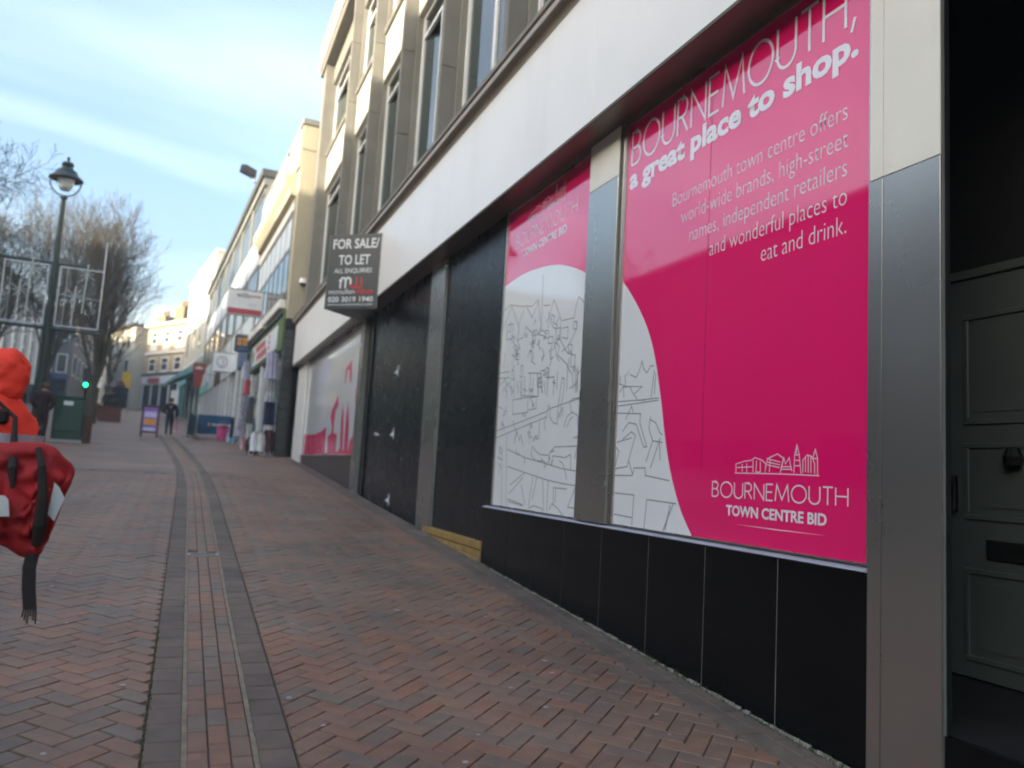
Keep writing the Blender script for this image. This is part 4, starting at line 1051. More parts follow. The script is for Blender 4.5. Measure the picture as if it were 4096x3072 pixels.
for i in range(2):
    for j in range(2): MB().poly([f_.p(.10+.21*i, .24+.17*j, .002), f_.p(.27+.21*i, .24+.17*j, .002), f_.p(.27+.21*i, .38+.17*j, .002), f_.p(.10+.21*i, .38+.17*j, .002)], 'orange_print').build('orange_square', t)
MB().poly([f_.p(.12, .08, .002), f_.p(.5, .08, .002), f_.p(.5, .14, .002), f_.p(.12, .14, .002)], 'barrier_pale').build('printed_block', t)
t, f_ = prj('white projecting sign with a grey ringed numeral 3', 'shop_sign', 'sign', .84, 1.86, 38.9, 3.93, 4.78, 'sign_white', .12, 1.9)
mb = MB(); ribbon(mb, arc(.40, .45, .22, .26, 0, 360, 24), .05, 'print_grey', .002, f_)
ribbon(mb, arc(.40, .53, .09, .08, 150, -90, 10), .04, 'print_grey', .002, f_); ribbon(mb, arc(.40, .37, .10, .09, 90, -150, 10), .04, 'print_grey', .0025, f_); mb.build('emblem', t)
t, f_ = prj('red tapered hanging sign with a small white crest', 'shop_sign', 'sign', .02, .72, 50, 4.85, 5.42, 'post_red', .14, 1.35)
MB().extrude([(.10, 49.93, 4.84), (.66, 49.93, 4.84), (.56, 49.93, 4.02), (.16, 49.93, 4.02)], (0, .14, 0), 'post_red').build('tail', t)
mb = MB(); mb.extrude([f_.p(.12, .22, .002), f_.p(.58, .22, .002), f_.p(.52, .36, .002), f_.p(.44, .30, .002), f_.p(.35, .42, .002), f_.p(.26, .30, .002), f_.p(.18, .36, .002)], f_.n*.004, 'sign_white'); mb.build('crest', t)
# dome camera on the cream side wall
t = thing('security_camera', 'small dome security camera on the cream side wall', 'camera', (2.84, 24.33, 5.30))
mb = MB(); mb.box(2.74, 2.94, 24.33, 24.37, 5.36, 5.54, 'trim_white', .01); mb.lathe([(.0, 5.48), (.11, 5.46), (.13, 5.38), (.12, 5.34), (0, 5.34)], 'trim_white', (2.84, 24.22), 14); mb.build('housing', t)
mb = MB(); mb.lathe([(.10, 5.338), (.095, 5.29), (.06, 5.245), (0, 5.23)], 'glass_dark', (2.84, 24.22), 14); mb.build('dome', t, smooth=True)
# floodlight on the roof edge
t = thing('floodlight', 'dark floodlight on a thin arm above the flat roof', 'floodlight', (2.0, 35.2, 11.96))
fl = MB(); fl.extrude([(1.06, 35.0, 12.28), (1.1, 35.0, 12.5), (1.3, 35.0, 12.54), (1.75, 35.0, 12.36), (1.74, 35.0, 12.12), (1.62, 35.0, 12.08)], (0, .42, 0), 'iron_black'); fl.build('head', t)
fl = MB(); fl.tube([(1.64, 35.2, 12.10), (1.66, 35.2, 11.9), (1.95, 35.2, 11.82), (2.0, 35.2, 11.98)], .03, 'iron_black', 6); fl.build('arm', t)
# ------------------------------------------------------------------ street lamp with winter light frames
LX, LY = -3.95, 26.0; lz = gz(LY)
lamp = thing('street_lamp', 'tall dark green lantern street lamp with two cross arms', 'street lamp', (LX, LY, lz))
mb = MB(); mb.lathe([(.0, lz), (.19, lz), (.19, lz+.25), (.15, lz+.32), (.14, lz+1.1), (.16, lz+1.15), (.105, lz+1.25), (.10, 3.3), (.085, 5.4), (.065, 7.2), (.10, 7.25), (.10, 7.33), (0, 7.33)], 'lamp_green', (LX, LY), 14); mb.build('pole', lamp, smooth=False)
mb = MB(); mb.lathe([(.02, 8.52), (.05, 8.47), (.03, 8.41), (.035, 8.36), (.14, 8.34), (.17, 8.27), (.13, 8.20), (.20, 8.12), (.27, 8.08), (.31, 7.98), (.45, 7.86), (.46, 7.82), (.36, 7.83), (0, 7.86)], 'lamp_green', (LX, LY), 18); mb.build('hood', lamp)
mb = MB(); mb.lathe([(.24, 7.83), (.19, 7.62), (.12, 7.50), (0, 7.48)], 'lamp_glass', (LX, LY), 14); mb.build('lamp_glass', lamp, smooth=True)
for a in (0, 180):
    mb = MB(); mb.tube([(LX+math.cos(R(a))*r_, LY, z) for r_, z in ((.40, 7.85), (.405, 7.72), (.36, 7.56), (.25, 7.41), (.07, 7.33))], .022, 'lamp_green', 6); mb.build('yoke', lamp)
for z, x0, x1 in ((5.30, -5.35, -2.82), (3.40, -5.2, -2.62)):
    mb = MB(); mb.tube([(x0, LY, z+.02), (x1, LY, z-.02)], .045, 'lamp_green', 8); mb.tube([(x0+.02, LY, z-.02), (x0-.03, LY, z+.06)], .05, 'lamp_green', 6); mb.build('cross_arm', lamp)
def light_frame(x0, x1, side, label):
    t = thing('light_frame', label, 'christmas light', ((x0+x1)/2, LY, 3.47), 0, 'winter light frames on the lamp post')
    z0, z1 = 3.50, 5.23
    for (p, q_) in (((x0, z0), (x1, z0)), ((x1, z0), (x1, z1+(.9 if side > 0 else 0))), ((x1, z1), (x0, z1)), ((x0, z1), (x0, z0))):
        mb = MB(); mb.tube([(p[0], LY-.02, p[1]), (q_[0], LY-.02, q_[1])], .021, 'xmas_white', 6); mb.build('frame_bar', t)
    w = x1-x0
    mb = MB(); mb.tube([(x0, LY-.02, 4.42), (x1, LY-.02, 4.36)], .008, 'xmas_rope', 5); mb.tube([(x0+.17*w, LY-.02, z0), (x0+.17*w, LY-.02, z1)], .008, 'xmas_rope', 5); mb.build('wire', t)
    for cx, cz, tail, r_ in ((x0+.40*w, 4.42, z0+.06, .24), (x0+.62*w, 5.08, 3.92, .25)):
        mb = MB()
        for k in range(8):
            a = k*math.pi/4+.2; rr = r_*(1 if k % 2 else .7)
            mb.tube([(cx, LY-.03, cz), (cx+rr*math.cos(a), LY-.03, cz+rr*math.sin(a))], .013, 'xmas_rope', 5)
        mb.tube([(cx, LY-.035, cz+.30), (cx-.03, LY-.035, tail)], .024, 'xmas_rope', 6); mb.build('shooting_star', t)
light_frame(-3.80, -2.68, 1, 'white framed shooting star light on the street-centre side of the lamp post')
light_frame(-5.20, -4.10, -1, 'white framed shooting star light on the far side of the lamp from the shops')

# ------------------------------------------------------------------ bare trees
def grow(mb, p, d, ln, r0, level, maxl, up, spread, mat_, rng, nseg=4, mr=.0075):
    pts = [p.copy()]; rads = [r0]; dirs = []
    d = d.normalized()
    for i in range(nseg):
        d = (d+Vector((rng.uniform(-1, 1), rng.uniform(-1, 1), rng.uniform(-.6, .8)))*.13+Vector((0, 0, up))*.10).normalized()
        p = p+d*ln/nseg; pts.append(p.copy()); dirs.append(d.copy())
        rads.append(max(mr, r0*(1-.72*(i+1)/nseg)))
    mb.tube(pts, rads, mat_, (7, 6, 4, 3, 3)[min(level, 4)], cap=False)
    if level >= maxl: return
    nch = (0, 7, 7, 6)[min(level, 3)] if level else 0
    for k in range(nch):
        t = .22+.78*(k+rng.random()*.7)/nch
        i = min(nseg-1, int(t*nseg)); q = pts[i].lerp(pts[i+1], t*nseg-i)
        a = rng.uniform(0, 2*math.pi); s = dirs[i].cross(Vector((math.cos(a), math.sin(a), .25))).normalized()
        nd = (dirs[i]*(1-spread*.55)+s*spread).normalized()
        grow(mb, q, nd, ln*rng.uniform(.38, .62)*(1-.25*t), rads[i]*.55, level+1, maxl, up, spread, mat_, rng, 4 if level < 2 else 3, mr)
def tree(name, label, x, y, fork, height, width, nl, seed, mat_='bark', trunk_r=.16, up=.8, spread=.62, lean=(0, 0), group=None, maxl=4, mr=.0075):
    rng = random.Random(seed); z = gz(y)
    t = thing(name, label, 'tree', (x, y, z), 0, group)
    tb = MB(); top = Vector((x+lean[0]*.3, y+lean[1]*.3, z+fork))
    tb.tube([(x, y, z-.1), (x+lean[0]*.05, y, z+.3), (x+lean[0]*.18, y, z+fork*.6), tuple(top)], [trunk_r*1.35, trunk_r*1.05, trunk_r, trunk_r*1.15], mat_, 10)
    tb.build('trunk', t)
    cb = MB()
    for i in range(nl):
        a = 2*math.pi*i/nl+rng.uniform(-.3, .3); rr = width/2*rng.uniform(.35, 1.0)*(1 if i % 3 else .35)
        d = Vector((math.cos(a)*rr+lean[0], math.sin(a)*rr+lean[1], (height-fork)*rng.uniform(.85, 1.05)))
        grow(cb, top-Vector((0, 0, .25*rng.random())), d, d.length*.97, trunk_r*rng.uniform(.28, .42), 1, maxl, up, spread, mat_, rng, 6, mr)
    cb.build('crown', t)
    return t
tree('street_tree', 'bare vase-shaped street tree rising behind the green cabinet', -4.3, 43, 1.7, 9.0, 3.6, 15, 3, trunk_r=.22, spread=.5)
tree('street_tree', 'bare sprawling tree reaching in over the red bag carrier', -5.8, 19.5, 3.0, 6.3, 2.4, 7, 11, 'bark_pale', trunk_r=.12, spread=.65, up=.4, lean=(1.0, 0), mr=.0042)
tree('street_tree', 'tall bare tree standing directly behind the lamp lantern', -7.2, 49, 2.2, 10.4, 4.2, 11, 21, trunk_r=.2)
tree('street_tree', 'bare tree in front of the pilastered pale building', -9.8, 47, 2.2, 8.8, 5.0, 10, 35, 'bark_pale', trunk_r=.2, maxl=4)
tree('street_tree', 'smaller bare tree farther up near the yellow flag', -5.4, 63, 2.0, 9.0, 4.2, 9, 45, trunk_r=.2, maxl=3)

# ------------------------------------------------------------------ green cabinet, planters, signals, flag
cz_ = gz(25.6)
cab = thing('utility_cabinet', 'dark green street cabinet with a brown side panel by the lamp', 'cabinet', (-3.0, 25.9, cz_))
box('body', cab, -3.46, -2.70, 25.3, 25.75, cz_+.06, cz_+1.22, 'cabinet_green', .015)
box('lid', cab, -3.49, -2.67, 25.26, 25.79, cz_+1.222, cz_+1.27, 'cabinet_green', .012)
box('door', cab, -3.42, -2.74, 25.28, 25.298, cz_+.30, cz_+1.17, 'cabinet_green', .006)
box('side_panel', cab, -2.698, -2.50, 25.34, 25.74, cz_-.02, cz_+.78, 'wood_brown', .01)
box('plinth', cab, -3.75, -2.68, 25.2, 25.8, cz_-.05, cz_+.055, 'concrete_pale', .01)
box('notice', cab, -3.22, -2.98, 25.268, 25.279, cz_+1.02, cz_+1.13, 'sign_white')
box('trim_strip', cab, -3.40, -2.76, 25.268, 25.279, cz_+.26, cz_+.285, 'lamp_green')
def planter(x, y, w, h, label):
    z = gz(y); t = thing('brick_planter', label, 'planter', (x, y, z), 0, 'brick planters under the trees')
    box('box', t, x-w/2, x+w/2, y-w/2, y+w/2, z-.1, z+h, 'planter_brick', .02)
    box('coping', t, x-w/2-.05, x+w/2+.05, y-w/2-.05, y+w/2+.05, z+h+.002, z+h+.07, 'planter_brick', .02)
    mb = MB(); rng = random.Random(int(x*10))
    for i in range(160):
        a, r_ = rng.random()*6.28, rng.random()*w*.45; c = Vector((x+r_*math.cos(a), y+r_*math.sin(a), z+h+.07+rng.random()*.45))
        u_ = Vector((rng.uniform(-1, 1), rng.uniform(-1, 1), rng.uniform(-.2, 1))).normalized()*.09; v_ = u_.cross(Vector((rng.uniform(-1, 1), rng.uniform(-1, 1), .3))).normalized()*.035
        mb.poly([c-u_, c+v_, c+u_, c-v_], 'foliage_dark')
    mb.build('foliage', t)
planter(-3.9, 48, 1.05, .68, 'square red brick planter beside the bare vase-shaped tree')
planter(-5.6, 55, 1.1, .7, 'square red brick planter farther up under the small tree')
tl = thing('traffic_light', 'traffic signal showing green in front of the tree trunk', 'traffic light', (-4.42, 41, gz(41)))
z = gz(41)
MB().tube([(-4.42, 41, z), (-4.42, 41, z+2.6)], .05, 'iron_black', 8).build('pole', tl)
box('housing', tl, -4.56, -4.28, 40.78, 40.96, z+1.58, z+2.5, 'iron_black', .02)
for k, m in enumerate(('green_light', 'lens_off', 'lens_off')):
    mb = MB(); c = z+1.76+.28*k
    mb.poly([(-4.42+.085*math.cos(a*.524), 40.775, c+.085*math.sin(a*.524)) for a in range(12)], m); mb.build('lens', tl)
    mb = MB(); mb.tube([(-4.42+.1*math.cos(R(a)), 40.72, c+.1*math.sin(R(a))) for a in range(0, 181, 20)], .014, 'iron_black', 5); mb.build('visor', tl)
fz = gz(60)
fb = thing('feather_flag', 'yellow feather flag on a thin pole by the distant shops', 'flag', (-3.78, 60, fz))
MB().tube([(-3.78, 60, fz), (-3.78, 60, 5.5)], .025, 'tube_metal', 6).build('pole', fb)
mb = MB(); mb.extrude([(-3.80, 59.98, 5.45), (-4.32, 59.98, 5.42), (-4.38, 59.98, 4.85), (-4.15, 59.98, 4.62), (-4.02, 59.98, 4.30), (-3.80, 59.98, 4.32)], (0, .03, 0), 'yellow_flag'); mb.build('cloth', fb)

# ------------------------------------------------------------------ A-board
az = gz(31.9)
ab = thing('sandwich_board', 'dark framed pavement A-board with purple and orange poster', 'sign', (-1.24, 32, az))
tilt = .12
def bp(u, v, d=0): return Vector((-1.54+u, 31.75+v*tilt-d, az+v))
def plate(mb, u0, u1, v0, v1, m, d=0., th=.02): mb.extrude([bp(u0, v0, d), bp(u1, v0, d), bp(u1, v1, d), bp(u0, v1, d)], (0, th, 0), m)
for u0, u1, v0, v1 in ((0, .06, 0, 1.17), (.53, .59, 0, 1.17), (.06, .53, 1.08, 1.17), (.06, .53, .14, .2)):
    mb = MB(); plate(mb, u0, u1, v0, v1, 'wood_brown', .012, .03); mb.build('frame_bar', ab)
mb = MB(); plate(mb, .06, .53, .2, 1.08, 'purple_print'); mb.build('poster_panel', ab)
for v0, v1, m in ((.72, .92, 'lilac_print'), (.44, .66, 'orange_print'), (.22, .34, 'lilac_print')):
    mb = MB(); plate(mb, .09, .50, v0, v1, m, .004, .003); mb.build('printed_block', ab)
mb = MB()
for u0 in (0, .53): mb.extrude([Vector((-1.54+u0, 32.25, az)), Vector((-1.48+u0, 32.25, az)), Vector((-1.48+u0, 31.92, az+1.15)), Vector((-1.54+u0, 31.92, az+1.15))], (0, .03, 0), 'wood_brown')
mb.build('rear_leg', ab)

# ------------------------------------------------------------------ terrace barriers
def barrier(p0, p1, m, label, lettering=False):
    p0, p1 = Vector((p0[0], p0[1], 0)), Vector((p1[0], p1[1], 0)); ex = (p1-p0).normalized(); L_ = (p1-p0).length
    zb = gz((p0.y+p1.y)/2); t = thing('terrace_barrier', label, 'barrier', (p0.x, p0.y, zb))
    fr = Frame((p0.x, p0.y, zb), ex, (0, 0, 1))
    for u in (0, L_):
        c = fr.p(u, 0); MB().tube([c, c+Vector((0, 0, .95))], .022, 'tube_metal', 8).build('post', t)
        MB().lathe([(0, c.z), (.16, c.z), (.16, c.z+.025), (.03, c.z+.04), (0, c.z+.04)], 'iron_black', (c.x, c.y), 12).build('base', t)
    for v in (.93, .12): MB().tube([fr.p(0, v), fr.p(L_, v)], .014, 'tube_metal', 6).build('rail', t)
    nn = 8; mb = MB()
    for i in range(nn):
        a, b = .03+(L_-.06)*i/nn, .03+(L_-.06)*(i+1)/nn
        mb.poly([fr.p(a, .13, .015*math.sin(i*1.3)), fr.p(b, .13, .015*math.sin(i*1.3+1.3)), fr.p(b, .92, .008*math.sin(i+1)), fr.p(a, .92, .008*math.sin(i))], m)
    mb.build('banner', t)
    if lettering:
        text('lettering', 'CAFE', fr, L_*.42, .50, 'barrier_pale', .03, t, width=.62, size=.17) if False else None
        mb = MB()
        for i in range(10): mb.poly([fr.p(L_*.42+.07*i, .50, .03), fr.p(L_*.42+.07*i+.05, .50, .03), fr.p(L_*.42+.07*i+.05, .57+(.03 if i in (0, 4) else 0), .03), fr.p(L_*.42+.07*i, .57+(.03 if i in (0, 4) else 0), .03)], 'sign_white')
        mb.build('printed_block', t)
        MB().poly([fr.p(L_*.30, .48, .03), fr.p(L_*.36, .48, .03), fr.p(L_*.36, .60, .03), fr.p(L_*.30, .60, .03)], 'orange_print').build('printed_block', t)
barrier((.38, 34.8), (1.78, 34.8), 'barrier_blue', 'deep blue canvas terrace barrier with a pale printed line', True)
barrier((.03, 31.3), (.34, 34.7), 'barrier_pale', 'paler grey blue terrace barrier running up the street')

# ------------------------------------------------------------------ goods outside the green-fronted shop
def cloth(name, parent, outline, y, depth, m, folds=5, rnd=0):
    """hanging cloth with real folds; outline rows of (z, x0, x1)"""
    mb = MB(); n = 14; rng = random.Random(rnd); vs_ = []; fs_ = []
    for side in (0, 1):
        for (z, x0, x1) in outline:
            for i in range(n+1):
                t = i/n
                e = math.sin(math.pi*t)**.5 if 0 < t < 1 else 0
                f = .35*depth*math.sin(t*folds*6.283+z*2.0+rnd)
                vs_.append((x0+(x1-x0)*t, y+(-1 if side == 0 else 1)*(depth*.5*e)+f*.6*(1-abs(2*t-1)**4), z))
    R_ = len(outline)
    for side in (0, 1):
        o = side*R_*(n+1)
        for r_ in range(R_-1):
            for i in range(n):
                a = o+r_*(n+1)+i; q4 = (a, a+1, a+n+2, a+n+1)
                fs_.append(q4 if side else q4[::-1])
    for r_ in range(R_-1):
        for i in (0, n):
            a, b = r_*(n+1)+i, R_*(n+1)+r_*(n+1)+i
            fs_.append((a, a+n+1, b+n+1, b) if i == 0 else (a, b, b+n+1, a+n+1))
    for r_ in (0, R_-1):
        for i in range(n):
            a, b = r_*(n+1)+i, R_*(n+1)+r_*(n+1)+i
            fs_.append((a, b, b+1, a+1) if r_ == 0 else (a, a+1, b+1, b))
    mb.mesh(vs_, fs_, m); return mb.build(name, parent, smooth=True)
dz = gz(30)
rk = thing('clothes_rail', 'chrome clothes stand outside the green-fronted shop', 'clothes rail', (1.95, 30, dz))
mb = MB(); mb.tube([(1.72, 30, dz), (1.86, 30, dz+.5), (1.9, 30, dz+1.78)], .016, 'tube_metal', 6); mb.tube([(2.2, 30, dz), (2.06, 30, dz+.5), (2.0, 30, dz+1.78)], .016, 'tube_metal', 6); mb.tube([(1.62, 30, dz+1.78), (2.25, 30, dz+1.78)], .016, 'tube_metal', 6); mb.build('frame', rk)
dr_ = thing('dress', 'long grey patterned dress hanging on the clothes stand', 'dress', (1.82, 29.95, dz+.3))
cloth('cloth', dr_, [(dz+1.80, 1.70, 1.86), (dz+1.74, 1.66, 1.98), (dz+1.45, 1.66, 1.95), (dz+1.05, 1.68, 1.96), (dz+.6, 1.63, 1.98), (dz+.32, 1.58, 2.0)], 29.93, .16, 'dress_print', 4, 1)
dr2 = thing('dress', 'darker speckled dress hanging behind the long grey patterned one', 'dress', (2.08, 30.1, dz+.7))
cloth('cloth', dr2, [(dz+1.76, 2.0, 2.16), (dz+1.70, 1.96, 2.22), (dz+1.3, 1.97, 2.2), (dz+.8, 1.95, 2.22)], 30.1, .14, 'board_grey', 3, 2)
def garment(y, x0, x1, z0, z1, m, label, seed):
    t = thing('hanging_garment', label, 'clothing', ((x0+x1)/2, y, z0))
    w = x1-x0; cloth('cloth', t, [(z1, x0+.38*w, x0+.62*w), (z1-.08, x0+.05*w, x1-.05*w), ((z0+z1)/2, x0+.08*w, x1-.08*w), (z0, x0, x1)], y, .12, m, 3, seed)
    MB().tube([((x0+x1)/2, y, z1-.01), ((x0+x1)/2+.01, y, z1+.07), ((x0+x1)/2-.02, y, z1+.09)], .008, 'tube_metal', 5).build('hook', t)
garment(25.0, 2.02, 2.42, 2.45, 3.3, 'cloth_lilac', 'lilac scarf top hanging highest beside the dark corner pier', 3)
garment(25.05, 2.10, 2.44, 1.75, 2.5, 'print_grey', 'grey knit hanging under the lilac top beside the dark pier', 4)
garment(25.15, 2.12, 2.46, 1.05, 1.9, 'cloth_navy', 'navy coat hanging lowest beside the dark corner pier', 5)
garment(31.6, 1.75, 2.05, 3.0, 3.7, 'cloth_lilac', 'pale blouse hanging from the far end of the green fascia', 6)
garment(31.5, 1.85, 2.1, 2.4, 3.0, 'sign_red', 'red top hanging below the pale blouse', 7)
# shopping trolley bags
def trolley(x, y, m, label, w=.34, h=.55, wheels=True, seed=0):
    z = gz(y); t = thing('shopping_trolley', label, 'trolley', (x, y, z))
    cloth('bag', t, [(z+h+.12, x-.30*w, x+.30*w), (z+h, x-.45*w, x+.45*w), (z+.35, x-.5*w, x+.5*w), (z+.12, x-.46*w, x+.46*w)], y, .26, m, 2, seed)
    mb = MB(); mb.tube([(x+.42*w, y+.16, z+.08), (x+.42*w, y+.18, z+.92), (x-.2*w, y+.18, z+.92), (x-.2*w, y+.16, z+.08)], .012, 'tube_metal', 6); mb.build('handle', t)
    for s in (-1, 1):
        c = Vector((x+s*.36*w, y+.02, z+.075)); pts = [(c.x+.07*math.cos(a*.449), c.y, c.z+.07*math.sin(a*.449)) for a in range(15)]
        mb = MB(); mb.tube(pts, .013, 'frame_white', 6, cap=False); mb.tube([(c.x, c.y-.03, c.z), (c.x, c.y+.03, c.z)], .02, 'iron_black', 6); mb.build('wheel', t)
trolley(2.29, 24.75, 'cloth_plum', 'plum shopping trolley with white wheels beside the dark pier', .40, .64, seed=2)
trolley(1.98, 24.6, 'cloth_white', 'white cloth shopping trolley with a dark round frame', .44, .58, seed=1)
bk_ = thing('wire_basket', 'dark round basket tilted against the white shopping trolley', 'basket', (1.80, 24.7, gz(24.7)))
mb = MB(); z = gz(24.7)
mb.tube([(1.86+.20*math.cos(a*.331), 24.72+.04*math.sin(a*.331), z+.27+.27*math.sin(a*.331)) for a in range(20)], .03, 'wood_brown', 7, cap=False); mb.build('rim', bk_)
mb = MB(); mb.lathe([(.0, z+.02), (.15, z+.03), (.19, z+.2), (.2, z+.32)], 'wood_brown', (1.86, 24.85), 12); mb.build('bowl', bk_)
def sack(x, y, w, h, m, label, cat='bag'):
    z = gz(y); t = thing('carrier_bag', label, cat, (x, y, z))
    cloth('body', t, [(z+h, x-.42*w, x+.42*w), (z+h*.7, x-.5*w, x+.48*w), (z+h*.3, x-.5*w, x+.5*w), (z+.004, x-.44*w, x+.44*w)], y, .2, m, 2, int(x*7))
    MB().tube([(x-.2*w, y, z+h-.01), (x-.12*w, y, z+h+.13), (x+.12*w, y, z+h+.13), (x+.2*w, y, z+h-.01)], .01, m, 5).build('handle', t)
sack(1.32, 33.0, .42, .58, 'cloth_pink', 'bright pink patterned bag in front of the blue barrier')
sack(1.62, 32.2, .34, .34, 'cloth_blue', 'pale blue bag on the ground beside the pink one')
sack(1.78, 27.6, .2, .36, 'cloth_palepink', 'pale pink bag standing beside the wire basket')
dk = thing('display_stand', 'slim dark display stand between the blue bag and the dresses', 'stand', (1.5, 30.9, gz(30.9)))
z = gz(30.9); mb = MB(); mb.tube([(1.42, 30.9, z), (1.5, 30.9, z+1.0)], .014, 'frame_white', 6); mb.tube([(1.62, 30.9, z), (1.56, 30.9, z+1.0)], .014, 'frame_white', 6); mb.build('frame', dk)
box('panel', dk, 1.47, 1.60, 30.88, 30.92, z+.22, z+.95, 'cloth_navy', .01)

# ------------------------------------------------------------------ people
def skin_mesh(verts, edges, rads, root, sub=2):
    me = bpy.data.meshes.new('sk'); me.from_pydata([tuple(v) for v in verts], edges, [])
    o = bpy.data.objects.new('sk', me); COL.objects.link(o)
    o.modifiers.new('s', 'SKIN'); sl_ = me.skin_vertices[0].data
    for i, r_ in enumerate(rads): sl_[i].radius = r_ if isinstance(r_, tuple) else (r_, r_); sl_[i].use_root = (i == root)
    u = o.modifiers.new('u', 'SUBSURF'); u.levels = sub; u.render_levels = sub
    dg = bpy.context.evaluated_depsgraph_get(); dg.update()
    out = bpy.data.meshes.new_from_object(o.evaluated_get(dg))
    bpy.data.objects.remove(o); bpy.data.meshes.remove(me)
    return out
def person(label, x, y, rot, h, coat, trousers, shoes, stride=.10, lean=0.0, hair='hair_brown', arms=None, hips=0.0, hood=None, bulk=1.0):
    z = gz(y); t = thing('person', label, 'person', (x, y, z), R(rot))
    V, E, Rd = [], [], []
    def add(p, r_, par=None):
        V.append(Vector(p)*h); Rd.append((r_[0]*h, r_[1]*h) if isinstance(r_, tuple) else r_*h)
        if par is not None: E.append((par, len(V)-1))
        return len(V)-1
    L_ = lean
    B_ = bulk; pel = add((0, hips, .53), (.078*B_, .062*B_)); wa = add((0, hips*.5, .62), (.072*B_, .058*B_), pel); ch = add((0, L_, .745), (.088*B_, .066*B_), wa); ub = add((0, L_, .80), (.075, .05), ch)
    nk = add((0, L_+.004, .855), .032, ub); hb = add((0, L_+.012, .89), (.043, .05), nk); ht = add((0, L_+.012, .935), (.048, .056), hb); tp = add((0, L_+.008, .968), (.034, .04), ht)
    for s in (-1, 1):
        A = (arms or {}).get(s, ((.145, -.01, .635), (.145, .05, .50)))
        sh = add((s*.10, L_, .795), .044*B_, ub); el = add((s*A[0][0], L_+A[0][1], A[0][2]), .034*B_, sh); wr = add((s*A[1][0], L_+A[1][1], A[1][2]), .023, el)
        dv = (Vector((s*A[1][0], A[1][1], A[1][2]))-Vector((s*A[0][0], A[0][1], A[0][2]))).normalized()
        hd_ = Vector((s*A[1][0], L_+A[1][1], A[1][2]))+dv*.045; add(hd_, (.017, .024), wr)
        hp = add((s*.048, hips, .50), .062, pel); kn_ = add((s*.052, hips+s*stride*.55+.02, .285), .043, hp); an = add((s*.055, hips+s*stride, .045+(.02 if s < 0 else 0)), .028, kn_); add((s*.062, hips+s*stride+.075, .022), (.024, .02), an)
    me = skin_mesh(V, E, Rd, 0)
    for m in (coat, trousers, shoes, 'skin'): me.materials.append(MATS[m])
    for p in me.polygons:
        c = p.center/h; p.use_smooth = True
        ax = abs(c.x)
        if c.z > .86: k = 3
        elif c.z < .055: k = 2
        elif c.z < .50 and ax < .115: k = 1
        else: k = 0
        for s in (-1, 1):
            A = (arms or {}).get(s, ((.145, -.01, .635), (.145, .05, .50)))
            wv = Vector((s*A[1][0], L_+A[1][1], A[1][2])); dv = (wv-Vector((s*A[0][0], L_+A[0][1], A[0][2]))).normalized()
            if (c-wv).dot(dv) > .012 and (c-wv).length < .09: k = 3
        p.material_index = k
    body = bpy.data.objects.new('body', me); COL.objects.link(body); body.parent = t; WM[body.name] = wm(t)
    # fingers and thumb
    for s in (-1, 1):
        A = (arms or {}).get(s, ((.145, -.01, .635), (.145, .05, .50)))
        wv = Vector((s*A[1][0], L_+A[1][1], A[1][2])); dv = (wv-Vector((s*A[0][0], L_+A[0][1], A[0][2]))).normalized()
        side = Vector((0, 1, 0)); side = (side-dv*side.dot(dv)).normalized(); mb = MB()
        for k, ln in enumerate((.040, .046, .043, .034)):
            b0 = wv+dv*.05+side*(.015-.010*k); inw = Vector((-s, 0, 0))
            mb.tube([b0*h, (b0+dv*ln*.5+inw*.004)*h, (b0+dv*ln+inw*.016)*h], [.0052*h, .0048*h, .0038*h], 'skin', 6)
        b0 = wv+dv*.022+side*.014; mb.tube([b0*h, (b0+side*.018+dv*.018)*h, (b0+side*.022+dv*.036)*h], [.006*h, .0055*h, .0042*h], 'skin', 6)
        mb.build('fingers', t, local=True, smooth=True)
    hc = Vector((0, L_+.012, .925))
    mb = MB(); mb.tube([(hc+Vector((0, .055, .012)))*h, (hc+Vector((0, .068, -.008)))*h, (hc+Vector((0, .056, -.014)))*h], [.007*h, .011*h, .008*h], 'skin', 6); mb.build('nose', t, local=True, smooth=True)
    mb = MB()
    for s in (-1, 1): mb.ball((hc+Vector((s*.02, .052, .008)))*h, .0065*h, 'trim_white', 8); mb.ball((hc+Vector((s*.02, .0570, .008)))*h, .0035*h, 'iron_black', 6)
    mb.build('eyes', t, local=True, smooth=True)
    mb = MB(); mb.tube([(hc+Vector((-.018, .050, -.032)))*h, (hc+Vector((0, .056, -.031)))*h, (hc+Vector((.018, .050, -.032)))*h], .0045*h, 'cloth_palepink', 6); mb.build('mouth', t, local=True, smooth=True)
    for s in (-1, 1):
        mb = MB(); mb.ball((hc+Vector((s*.050, -.002, 0)))*h, .016*h, 'skin', 8, (.35, .8, 1.2)); mb.build('ear', t, local=True, smooth=True)
    if hood is None:
        mb = MB(); n = 14; vs_, fs_ = [], []
        for i in range(8):
            a = math.pi*i/9
            for j in range(n):
                b_ = 2*math.pi*j/n; rr = 1.0+.05*math.sin(5*b_+i)
                front = max(0, math.sin(b_)); dn = 1.0 if a < 1.35 else 1.0
                y_ = math.sin(a)*math.sin(b_)*.062*rr
                zc = math.cos(a)*.058
                if front > .35 and a > 1.0: zc = math.cos(1.0)*.058; y_ = math.sin(1.0)*math.sin(b_)*.062
                vs_.append(((math.sin(a)*math.cos(b_)*.056*rr)*h, (hc.y-.004+y_)*h, (hc.z+.012+zc)*h))
        for i in range(7):
            for j in range(n): jj = (j+1) % n; fs_.append((i*n+j, (i+1)*n+j, (i+1)*n+jj, i*n+jj))
        mb.mesh(vs_, fs_, hair); mb.build('hair', t, local=True, smooth=True)
    else:
        mb = MB(); n = 16; vs_, fs_ = [], []
